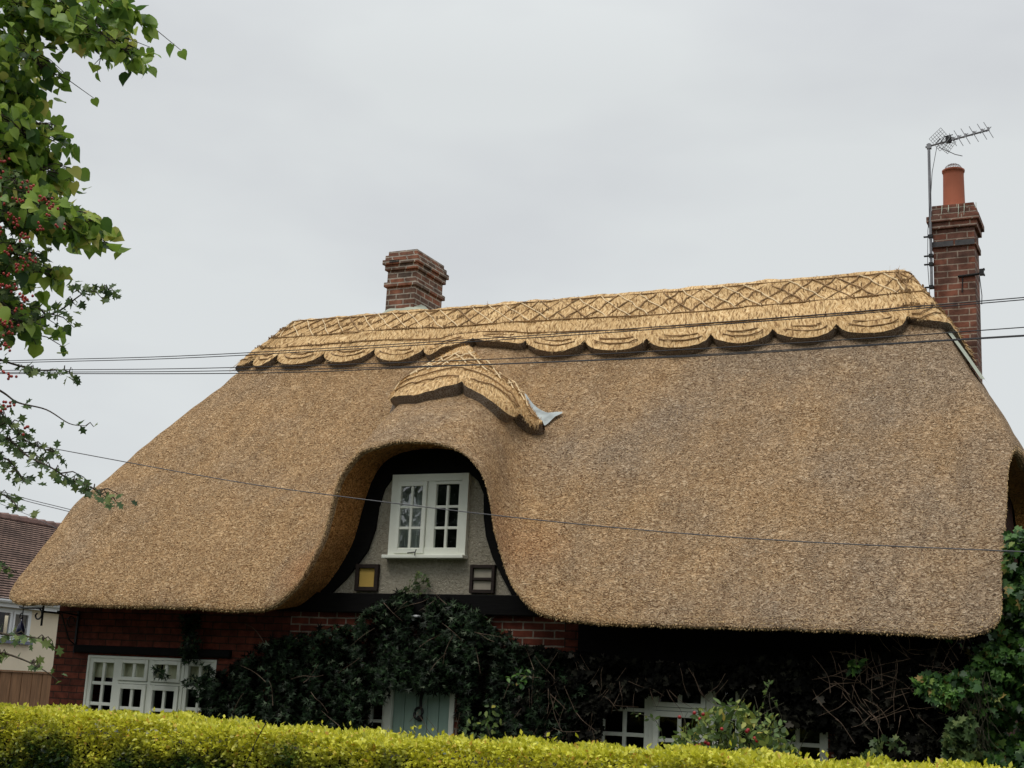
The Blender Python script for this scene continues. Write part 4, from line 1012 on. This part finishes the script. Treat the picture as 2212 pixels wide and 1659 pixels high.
# ================================================================== HEDGE
def hedge():
    root = empty('privet_hedge', (-2.5, -7.0, -.1)); tag(root, 'long clipped golden privet hedge, yellow on top, along the garden front', 'hedge')
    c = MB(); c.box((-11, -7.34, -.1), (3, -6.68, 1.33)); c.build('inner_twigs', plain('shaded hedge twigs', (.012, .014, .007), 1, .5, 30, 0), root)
    n = 120000
    x = RNG.uniform(-6.6, .4, n); top = 1.42 - .018*np.exp(-((x+2.6)/1.3)**2) + .008*np.sin(x*2.3) + .008*np.sin(x*7.1 + 1)
    u = RNG.uniform(0, 1, n); front = u < .72
    z = np.where(front, top - RNG.uniform(0, 1, n)**1.15 * .52, top - RNG.exponential(.016, n))
    y = np.where(front, -7.44 + RNG.exponential(.03, n) + .05*np.clip((z - top + .1)/.1, 0, 1)**2, RNG.uniform(-7.42, -6.62, n))
    y = np.where(front, y + .025*np.sin(x*9)*np.sin(z*23), y)
    z = z + .012*np.sin(x*17 + y*9)*(~front)
    P = np.stack([x, y, z], 1)
    D = RNG.normal(0, .5, (n, 3)) + np.where(front[:, None], np.array([0, -.55, .25]), np.array([0, -.3, .4])); N = RNG.normal(0, .55, (n, 3)) + np.array([0, -.5, .8])
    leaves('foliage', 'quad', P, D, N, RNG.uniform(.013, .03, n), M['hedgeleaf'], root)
    k = 260                                     # new shoots that escaped the shears
    x = RNG.uniform(-6, .2, k); h = np.minimum(RNG.exponential(.007, k), .018)
    P, D, S = [], [], []
    for i in range(k):
        for j in range(6):
            P.append((x[i] + RNG.normal(0, .006), RNG.uniform(-7.4, -7.0), 1.405 + h[i]*j/2)); D.append((RNG.normal(0, .6), RNG.normal(0, .5), .9)); S.append(RNG.uniform(.016, .03))
    leaves('shoots', 'quad', P, D, RNG.normal(size=(len(P), 3)), S, M['hedgeleaf'], root)
    n = 14000
    x = np.concatenate([RNG.uniform(-11, -6.6, n//2), RNG.uniform(.4, 3, n//2)]); z = 1.45 - RNG.uniform(0, 1, n)**1.2*.9
    P = np.stack([x, -7.42 + RNG.exponential(.03, n), z], 1)
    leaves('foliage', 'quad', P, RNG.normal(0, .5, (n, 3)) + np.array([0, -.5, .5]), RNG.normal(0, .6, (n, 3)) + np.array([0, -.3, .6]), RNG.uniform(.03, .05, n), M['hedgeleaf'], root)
hedge()
b = MB(); b.tube([at(577, 1558, -7.5), at(556, 1595, -7.5), at(525, 1662, -7.5)], .0022, 5); tag(b.build('cane', M['iron']), 'thin dark cane leaning in the front of the hedge', 'cane')

# ================================================================== CREEPERS
def inside(px, py, poly):
    poly = np.array(poly, float); r = np.zeros(len(px), bool); j = len(poly) - 1
    for i in range(len(poly)):
        xi, yi = poly[i]; xj, yj = poly[j]
        c = ((yi > py) != (yj > py)) & (px < (xj - xi) * (py - yi) / (yj - yi + 1e-9) + xi); r ^= c; j = i
    return r
def in_poly(poly, n, holes=()):
    poly = np.array(poly, float); out = []
    lo, hi = poly.min(0), poly.max(0)
    while len(out) < n:
        q = RNG.uniform(lo, hi, (n * 2, 2)); ok = inside(q[:, 0], q[:, 1], poly)
        for h in holes: ok &= ~inside(q[:, 0], q[:, 1], h)
        out += list(q[ok])
    return np.array(out[:n])
def clumpy(q, sc, seed):
    rr = np.random.default_rng(seed); s = np.zeros(len(q))
    for _ in range(5):
        k = rr.normal(size=2) / sc; s += np.sin(q @ k + rr.uniform(0, 6.3))
    return s / 2.5
def creeper(root, name, kind, mat, poly, n, y0, thick, size, holes=(), keep=-.6, sc=20, seed=1, down=.5):
    q = in_poly(poly, n, holes); cl = clumpy(q, sc, seed); q = q[cl > keep]; cl = cl[cl > keep]; k = len(q)
    y = y0 - thick * np.clip(.5 + .4*cl + RNG.normal(0, .18, k), 0, 1)
    P = np.array([at(a, b_, yy) for (a, b_), yy in zip(q, y)])
    D = RNG.normal(0, .55, (k, 3)) + np.array([0, -.35, -down]); N = RNG.normal(0, .5, (k, 3)) + np.array([0, -.8, .5])
    return leaves(name, kind, P, D, N, RNG.uniform(*size, k), M[mat], root)
def stems(root, name, segs, y, m, r=.004):
    b = MB()
    for s in segs:
        pts = [at(u, v, y + RNG.normal(0, .02)) for u, v in s]; b.tube(catm(pts, 4), [r * (1 - .6*k/(4*(len(pts)-1))) for k in range(4*(len(pts)-1)+1)], 4)
    return b.build(name, M[m], root)
def rand_stems(poly, n, L, ang=None):
    out = []
    for a in in_poly(poly, n):
        w = RNG.uniform(0, 6.28) if ang is None else RNG.normal(*ang); p = [a]
        for _ in range(3): w += RNG.normal(0, .2); p.append(p[-1] + np.array([math.cos(w), math.sin(w)]) * RNG.uniform(.2, .45) * L)
        out.append(p)
    return out
def cr_root(label, x, y=-.2, cat='climber'):
    r = empty('wall_climber', (x, y, -.2)); return tag(r, label, cat)
doorh = [(842, 1488), (990, 1492), (990, 1700), (790, 1700), (798, 1520), (838, 1516)]
A = cr_root('dark palmate leaved climber massed over and around the pale green door', -7.6)
pA = [(455, 1700), (462, 1560), (440, 1530), (470, 1455), (520, 1425), (560, 1390), (620, 1372), (700, 1360), (765, 1345), (800, 1310), (850, 1285), (880, 1280), (930, 1290), (990, 1300), (1050, 1325), (1075, 1360), (1120, 1385), (1180, 1420), (1240, 1450), (1290, 1500), (1290, 1700)]
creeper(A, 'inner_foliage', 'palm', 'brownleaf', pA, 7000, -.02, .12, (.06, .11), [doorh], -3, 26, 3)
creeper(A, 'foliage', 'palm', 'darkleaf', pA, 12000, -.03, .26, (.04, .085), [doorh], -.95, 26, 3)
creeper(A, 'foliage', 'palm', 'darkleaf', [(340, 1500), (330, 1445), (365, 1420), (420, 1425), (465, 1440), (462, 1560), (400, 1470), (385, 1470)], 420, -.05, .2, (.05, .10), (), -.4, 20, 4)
creeper(A, 'foliage', 'palm', 'darkleaf', [(392, 1325), (432, 1325), (425, 1430), (395, 1430)], 260, -.03, .12, (.05, .09), (), -2, 20, 5)
creeper(A, 'top_shoots', 'palm', 'hawleaf', [(858, 1285), (880, 1255), (905, 1232), (922, 1240), (930, 1262), (915, 1285)], 90, -.05, .1, (.04, .07), (), -2, 20, 6)
creeper(A, 'side_shoots', 'oval', 'freshleaf', [(1100, 1450), (1135, 1440), (1150, 1462), (1130, 1490), (1095, 1470)], 45, -.3, .1, (.04, .07), (), -2, 20, 7)
creeper(A, 'side_shoots', 'oval', 'roseleaf', [(990, 1600), (1010, 1550), (1060, 1520), (1090, 1530), (1070, 1590), (1090, 1640), (1000, 1640)], 80, -.35, .1, (.05, .08), (), -2, 20, 8)
stems(A, 'stems', rand_stems(pA, 60, 60), -.36, 'drytwig', .003)
B = cr_root('thin brown stemmed climber between the door and the right window', -5.0)
pB = [(1120, 1700), (1110, 1470), (1150, 1400), (1230, 1410), (1400, 1430), (1620, 1440), (1640, 1470), (1500, 1490), (1400, 1495), (1300, 1535), (1285, 1700)]
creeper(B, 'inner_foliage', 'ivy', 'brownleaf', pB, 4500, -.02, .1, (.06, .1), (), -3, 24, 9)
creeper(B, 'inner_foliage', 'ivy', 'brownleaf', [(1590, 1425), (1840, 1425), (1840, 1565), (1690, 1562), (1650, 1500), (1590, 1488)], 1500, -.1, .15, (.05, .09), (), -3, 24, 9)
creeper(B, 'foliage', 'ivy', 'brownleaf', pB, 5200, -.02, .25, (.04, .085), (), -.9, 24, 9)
stems(B, 'stems', rand_stems(pB, 70, 70, (1.5, .6)), -.27, 'drytwig', .0028)
Cc = cr_root('bare twiggy climber in deep shade right of the right window', -2.3)
pC = [(1600, 1700), (1620, 1450), (1700, 1415), (1900, 1405), (2080, 1400), (2100, 1500), (2080, 1700)]
winh = [(1660, 1560), (1800, 1570), (1800, 1700), (1650, 1700)]
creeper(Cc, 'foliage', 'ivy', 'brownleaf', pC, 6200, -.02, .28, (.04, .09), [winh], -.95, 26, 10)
stems(Cc, 'dry_stems', rand_stems([(1780, 1400), (2080, 1400), (2060, 1560), (1800, 1560)], 85, 75), -.34, 'drytwig', .0036)
creeper(Cc, 'fresh_shoots', 'ivy', 'freshleaf', [(1830, 1425), (1870, 1428), (1865, 1455), (1835, 1450)], 22, -.35, .1, (.05, .08), (), -2, 20, 7)
creeper(Cc, 'lower_foliage', 'ivy', 'hawleaf', [(1850, 1610), (1900, 1590), (1960, 1600), (1980, 1700), (1850, 1700)], 160, -.3, .2, (.05, .08), (), -.4, 20, 12)
Dd = cr_root('bright green creeper spilling round the right hand corner of the cottage', -1.2)
pD = [(2075, 1700), (2060, 1600), (2100, 1500), (2090, 1440), (2150, 1380), (2176, 1300), (2172, 1170), (2190, 1140), (2225, 1150), (2300, 1200), (2300, 1700)]
creeper(Dd, 'foliage', 'ivy', 'freshleaf', pD, 5200, .0, .45, (.05, .095), (), -1.05, 24, 13)
creeper(Dd, 'foliage', 'ivy', 'freshleaf', [(1975, 1470), (2000, 1455), (2060, 1455), (2110, 1445), (2120, 1490), (2075, 1500), (2060, 1530), (2020, 1515), (1985, 1495)], 330, -.35, .25, (.05, .095), (), -1, 20, 14)
creeper(Dd, 'foliage', 'ivy', 'hawleaf', [(2050, 1560), (2100, 1540), (2110, 1640), (2060, 1700), (2040, 1620)], 300, -.4, .2, (.05, .09), (), -1, 20, 15)
stems(Dd, 'stems', rand_stems([(2060, 1480), (2140, 1440), (2130, 1600), (2080, 1620)], 70, 70, (1.5, .5)), -.5, 'twig', .0035)
n = 700; P = np.stack([RNG.uniform(-1.68, -1.45, n), RNG.uniform(-.1, 1.6, n), RNG.uniform(1.5, 3.3, n)], 1)
P[:, 2] = np.minimum(P[:, 2], 2.3 + .9*P[:, 1])
leaves('foliage', 'ivy', P, RNG.normal(0, .6, (n, 3)) + np.array([0, 0, -.5]), RNG.normal(0, .5, (n, 3)) + np.array([.5, -.5, .4]), RNG.uniform(.06, .1, n), M['brownleaf'], Dd)
# backing leaves low and behind the corner so that it has body from the side
n = 2600; P = np.stack([RNG.uniform(-1.75, -.5, n), RNG.uniform(-.4, 2.6, n), RNG.uniform(-.1, 2.5, n)], 1)
leaves('foliage', 'ivy', P, RNG.normal(0, .6, (n, 3)) + np.array([0, 0, -.5]), RNG.normal(0, .6, (n, 3)) + np.array([.4, -.4, .4]), RNG.uniform(.06, .1, n), M['freshleaf'], Dd)

# rose in front of the right window
ro = empty('rose_bush', (-3.9, -2.0, -.2)); tag(ro, 'straggly rose bush with red hips rising over the hedge before the right window', 'rose bush')
YR = -2.0
pr = [(1420, 1700), (1435, 1620), (1475, 1575), (1505, 1545), (1560, 1515), (1600, 1525), (1650, 1540), (1700, 1570), (1730, 1640), (1750, 1700)]
q = in_poly(pr, 1150); P = np.array([at(a, b_, YR + RNG.normal(0, .16)) for a, b_ in q]); k = len(P)
leaves('foliage', 'oval', P, RNG.normal(0, .7, (k, 3)), RNG.normal(0, .6, (k, 3)) + np.array([0, -.5, .4]), RNG.uniform(.045, .09, k), M['roseleaf'], ro)
sg_ = [[(1500, 1700), (1440, 1610), (1415, 1555), (1365, 1540)], [(1560, 1700), (1540, 1600), (1520, 1545), (1500, 1530)], [(1600, 1700), (1610, 1600), (1640, 1540), (1660, 1485), (1663, 1470)], [(1620, 1700), (1650, 1600), (1690, 1560), (1665, 1505)],
       [(1580, 1700), (1570, 1600), (1560, 1540), (1575, 1515)], [(1480, 1700), (1450, 1650), (1380, 1625), (1330, 1620)], [(1650, 1700), (1700, 1620), (1720, 1585)]]
stems(ro, 'stems', sg_ + rand_stems(pr, 40, 70, (-1.5, .5)), YR, 'twig', .004)
P = []
for s in sg_:
    for a, b_ in zip(s[1:], s[:-1]):
        for t in np.linspace(0, 1, 7): P.append(at(a[0]*(1-t) + b_[0]*t + RNG.normal(0, 4), a[1]*(1-t) + b_[1]*t + RNG.normal(0, 4), YR + RNG.normal(0, .03)))
k = len(P); leaves('shoot_leaves', 'oval', P, RNG.normal(0, .7, (k, 3)), RNG.normal(0, .6, (k, 3)), RNG.uniform(.035, .06, k), M['roseleaf'], ro)
def berries(root, name, pts, r, m):
    ico_v = []; b = MB()
    for p in pts: b.lathe((p[0], p[1], p[2] - r), [(r*.4, 0), (r*.9, r*.5), (r, r), (r*.85, r*1.55), (r*.35, r*2)], 7)
    return b.build(name, M[m], root, True)
hp = [(1512, 1553), (1468, 1549), (1519, 1543), (1559, 1575), (1578, 1543), (1613, 1580), (1635, 1600), (1511, 1610), (1504, 1612), (1530, 1607), (1524, 1604), (1630, 1595), (1392, 1636), (1345, 1635), (1610, 1630), (1660, 1630), (1430, 1625), (1616, 1577), (1500, 1540)]
berries(ro, 'hips', [at(a, b_, YR - .22 + RNG.normal(0, .03)) for a, b_ in hp], .014, 'hip')

# ================================================================== TREES
def spray(P, D, N, S, p, dirn, n, spread, size, droop=.6):
    for _ in range(n):
        o = RNG.normal(0, spread, 3); P.append(p + o); D.append(dirn*.5 + RNG.normal(0, .45, 3) + np.array([0, 0, -droop])); N.append(RNG.normal(0, .45, 3) + np.array([.15, -.75, .55])); S.append(RNG.uniform(*size))
def bough(T, segs, y, n, spread, size, tw, m_r=.012, dy=.25):
    pts = [at(u, v, y + RNG.normal(0, .08)) for u, v in segs]; C_ = catm(pts, 6); L = len(C_)
    tw.tube(C_, [m_r*(1 - .75*k/(L-1)) for k in range(L)], 5)
    for _ in range(n):
        k = RNG.integers(0, L-1); t = RNG.uniform(); c = C_[k]*(1-t) + C_[k+1]*t
        s = spread * (1.05 - .55*(k/L)**2)
        o = RNG.normal(0, 1, 3)*np.array([s, dy, s*.8]); p = c + o
        T[0].append(p); T[1].append((C_[k+1]-C_[k])/np.linalg.norm(C_[k+1]-C_[k])*.6 + RNG.normal(0, .6, 3) + np.array([0, 0, -.55])); T[2].append(RNG.normal(0, .6, 3) + np.array([.1, -.75, .8])); T[3].append(RNG.uniform(*size))
        if RNG.uniform() < .3: tw.tube([c, (c + p)/2 + np.array([0, 0, .02]), p], [.004, .003, .002], 4)
lime = empty('lime_tree', (-8.2, -6.2, -.2)); tag(lime, 'lime tree with broad heart shaped leaves overhanging the top left corner', 'tree')
YT = -6.9
tw = MB(); T = ([], [], [], [])
tw.tube(catm([(-8.2, -6.2, -.25), (-8.15, -6.2, 1.5), (-8.0, -6.3, 3.5), (-7.9, -6.4, 6.0), (-7.8, -6.4, 8)], 6), [.17]*8 + [.13]*8 + [.09]*5 + [.06]*4, 10)
for z0, (u, v) in ((1.9, (-40, 700)), (2.6, (-30, 430)), (3.0, (-40, 240)), (3.4, (-30, 60))):
    e = at(u, v, YT); tw.tube(catm([(-8.05, -6.25, z0), (-7.0 + .3*RNG.normal(), -6.6, (z0 + e[2])/2 + .2), tuple(e)], 6), [.045]*5 + [.03]*4 + [.02]*4, 7)
lb = [([(-60, 60), (40, 30), (140, 30), (220, 45), (280, 85), (310, 108)], 190, .085, .018), ([(-60, 10), (60, -20), (200, -10), (290, 15), (310, 22)], 130, .06, .01), ([(60, 20), (180, 60), (250, 90)], 90, .05, .01),
      ([(-60, 110), (20, 90), (80, 110), (115, 150)], 85, .06, .01), ([(-60, 150), (-10, 150), (30, 180), (40, 210)], 80, .06, .01),
      ([(-60, 260), (0, 250), (40, 275), (60, 300)], 90, .06, .01), ([(20, 270), (90, 265), (130, 278)], 24, .022, .008), ([(-60, 340), (0, 330), (60, 330), (120, 370)], 110, .055, .01), ([(-50, 400), (40, 395), (100, 420), (170, 450), (235, 485)], 150, .05, .012),
      ([(-40, 460), (60, 470), (130, 490), (190, 490), (225, 505)], 90, .04, .01), ([(-60, 550), (0, 560), (60, 560), (85, 590)], 60, .05, .01), ([(-60, 640), (0, 650), (40, 690), (60, 720)], 70, .06, .01), ([(-60, 480), (-20, 520), (10, 600), (30, 700)], 110, .06, .01), ([(-60, 300), (0, 330), (30, 400), (60, 470)], 130, .06, .01), ([(-60, 90), (-10, 120), (20, 180), (20, 260)], 90, .06, .01)]
lb = [([(u - 42*min(1, max(0, (u - 60)/90)), v) for u, v in q], *r_) for q, *r_ in lb]
for s, n, sp, r in lb: bough(T, s, YT, int(n*1.9), sp, (.05, .095), tw, r, .16)
# crown continuing beyond the left edge of the view
for _ in range(4500):
    c = np.array([RNG.uniform(-8.9, -6.3), RNG.normal(-6.6, .6), RNG.uniform(2.6, 8.2)]); T[0].append(c); T[1].append(RNG.normal(0, .5, 3) + (0, 0, -.7)); T[2].append(RNG.normal(0, .5, 3) + (.1, -.6, .6)); T[3].append(RNG.uniform(.08, .13))
Pm_ = np.array(T[0]); qq = Pm_ - CAMPOS; uu = 1106 + 3000*(qq@_r)/(qq@_f); vv = 829.5 - 3000*(qq@_u)/(qq@_f)
keep = (np.arange(len(Pm_)) < len(Pm_) - 4500) | (uu < -25)
leaves('crown', 'heart', *[np.array(a)[keep] for a in T], M['limeleaf'], lime); tw.build('trunk', M['bark'], lime, True)

haw = empty('hawthorn_tree', (-7.3, -7.0 + .35, -.2)); tag(haw, 'hawthorn with small lobed leaves and bunches of red berries at the left edge', 'tree')
tw = MB(); T = ([], [], [], []); YH = -7.05
tw.tube(catm([(-7.3, -6.65, -.25), (-7.2, -6.7, 1.3), (-7.0, -6.8, 2.6), (-6.7, -6.9, 4.2)], 6), [.08]*7 + [.06]*6 + [.04]*6, 8)
hb = [([(-60, 520), (0, 480), (60, 450), (90, 430)], 130, .05), ([(-60, 600), (0, 560), (50, 540), (75, 560)], 110, .05), ([(-50, 350), (0, 380), (40, 400)], 80, .05), ([(-50, 660), (0, 640), (40, 620)], 60, .04),
      ([(-50, 760), (0, 720), (30, 700)], 30, .035), ([(20, 720), (80, 690), (130, 670), (170, 640), (205, 620), (240, 628)], 64, .018), ([(-20, 770), (40, 790), (90, 800), (140, 800), (160, 815)], 34, .014),
      ([(-40, 820), (10, 850), (40, 870), (100, 885), (150, 915), (187, 920)], 8, .008), ([(-40, 860), (0, 890), (30, 930), (70, 960), (110, 975)], 70, .03), ([(-40, 930), (20, 950), (60, 985), (110, 1010), (150, 1035), (190, 1050), (240, 1080)], 80, .018),
      ([(-30, 1000), (10, 990), (40, 1020), (55, 1045)], 26, .02), ([(-30, 1060), (10, 1070), (30, 1085), (40, 1100)], 22, .012), ([(-30, 1420), (0, 1410), (50, 1425), (90, 1445), (125, 1470)], 20, .012), ([(-30, 1355), (10, 1370), (60, 1375), (100, 1385), (120, 1400)], 20, .010), ([(-20, 1215), (10, 1225), (40, 1240)], 8, .012)]
for s, n, sp in hb: bough(T, s, YH, int(n*1.3), sp, (.038, .07), tw, .007, .06)
for z0, (u, v) in ((1.4, (-40, 930)), (1.9, (-40, 760)), (2.3, (-50, 600)), (2.6, (-50, 400)), (1.0, (-30, 1390))):
    e = at(u, v, YH); tw.tube(catm([(-7.15, -6.7, z0), tuple((np.array([-7.15, -6.7, z0]) + e)/2 + (0, 0, .12)), tuple(e)], 5), [.025]*5 + [.015]*3 + [.009]*3, 6)
n = 3000; P = np.stack([RNG.normal(-7.3, .5, n), RNG.normal(-6.7, .45, n), RNG.uniform(1.6, 5.2, n)], 1)
qq = P - CAMPOS; P = P[1106 + 3000*(qq@_r)/(qq@_f) < -20]
for p in P: T[0].append(p); T[1].append(RNG.normal(0, .6, 3) + (0, 0, -.5)); T[2].append(RNG.normal(0, .6, 3) + (.1, -.6, .7)); T[3].append(RNG.uniform(.045, .08))
leaves('crown', 'haw', *T, M['hawleaf'], haw); tw.build('trunk', M['bark'], haw, True)
bc = [(5, 340), (12, 375), (60, 405), (95, 430), (40, 440), (110, 450), (15, 465), (85, 490), (130, 488), (50, 510), (20, 540), (65, 560), (40, 575), (10, 590), (25, 620), (50, 640), (60, 650), (45, 665), (20, 700), (15, 720), (8, 750), (18, 810), (10, 880), (55, 930), (5, 500), (35, 480), (0, 430), (2, 615)]
pts = []
for u, v in bc:
    c = at(u, v, YH - .2)
    for _ in range(RNG.integers(4, 11)): pts.append(c + RNG.normal(0, 1, 3)*np.array([.02, .02, .014]))
berries(haw, 'berries', pts, .0075, 'berry')

# dark conifer behind the right end of the roof
cf = empty('conifer', (.1, 9.5, -.2)); tag(cf, 'dark conifer just showing behind the right hand end of the roof', 'tree')
t_ = MB(); t_.tube([(.3, 9.5, -.2), (.3, 9.5, 5.0)], [.16, .03], 8); t_.build('trunk', M['bark'], cf)
n = 9000; h = RNG.uniform(0, 1, n)**.8; rad = (1 - h)*1.3 + .12; a = RNG.uniform(0, 6.28, n); rr_ = rad*RNG.uniform(.55, 1, n)
P = np.stack([.3 + rr_*np.cos(a), 9.5 + rr_*np.sin(a), .6 + h*4.95 + .1*np.sin(a*5)], 1)
leaves('crown', 'quad', P, np.stack([np.cos(a), np.sin(a), .5 + RNG.normal(0, .4, n)], 1) + RNG.normal(0, .35, (n, 3)), RNG.normal(size=(n, 3)), RNG.uniform(.08, .16, n), M['evergreen'], cf)

# unseen trees added behind the photographer: darken the front wall, fill the glass reflections
n = 15000
hx = lambda x: np.where(x < -20.4, 6.4, 9.5) + 1.2*np.sin(x*.9) + .6*np.sin(x*2.3 + 1)  # height stepped to set what the dormer panes reflect
x = RNG.uniform(-48, 26, n); z = RNG.uniform(0, 1, n)**.8 * hx(x); y = -25 + RNG.normal(0, 1.6, n) + 1.2*np.sin(x*.9)
o = leaves('added_trees', 'oval', np.stack([x, y, z], 1), RNG.normal(size=(n, 3)), RNG.normal(size=(n, 3)), RNG.uniform(.6, 1.2, n), M['evergreen'])
tag(o, 'unseen dark trees added across the road, dimming the cottage front and its window reflections', 'added_trees', kind='stuff')
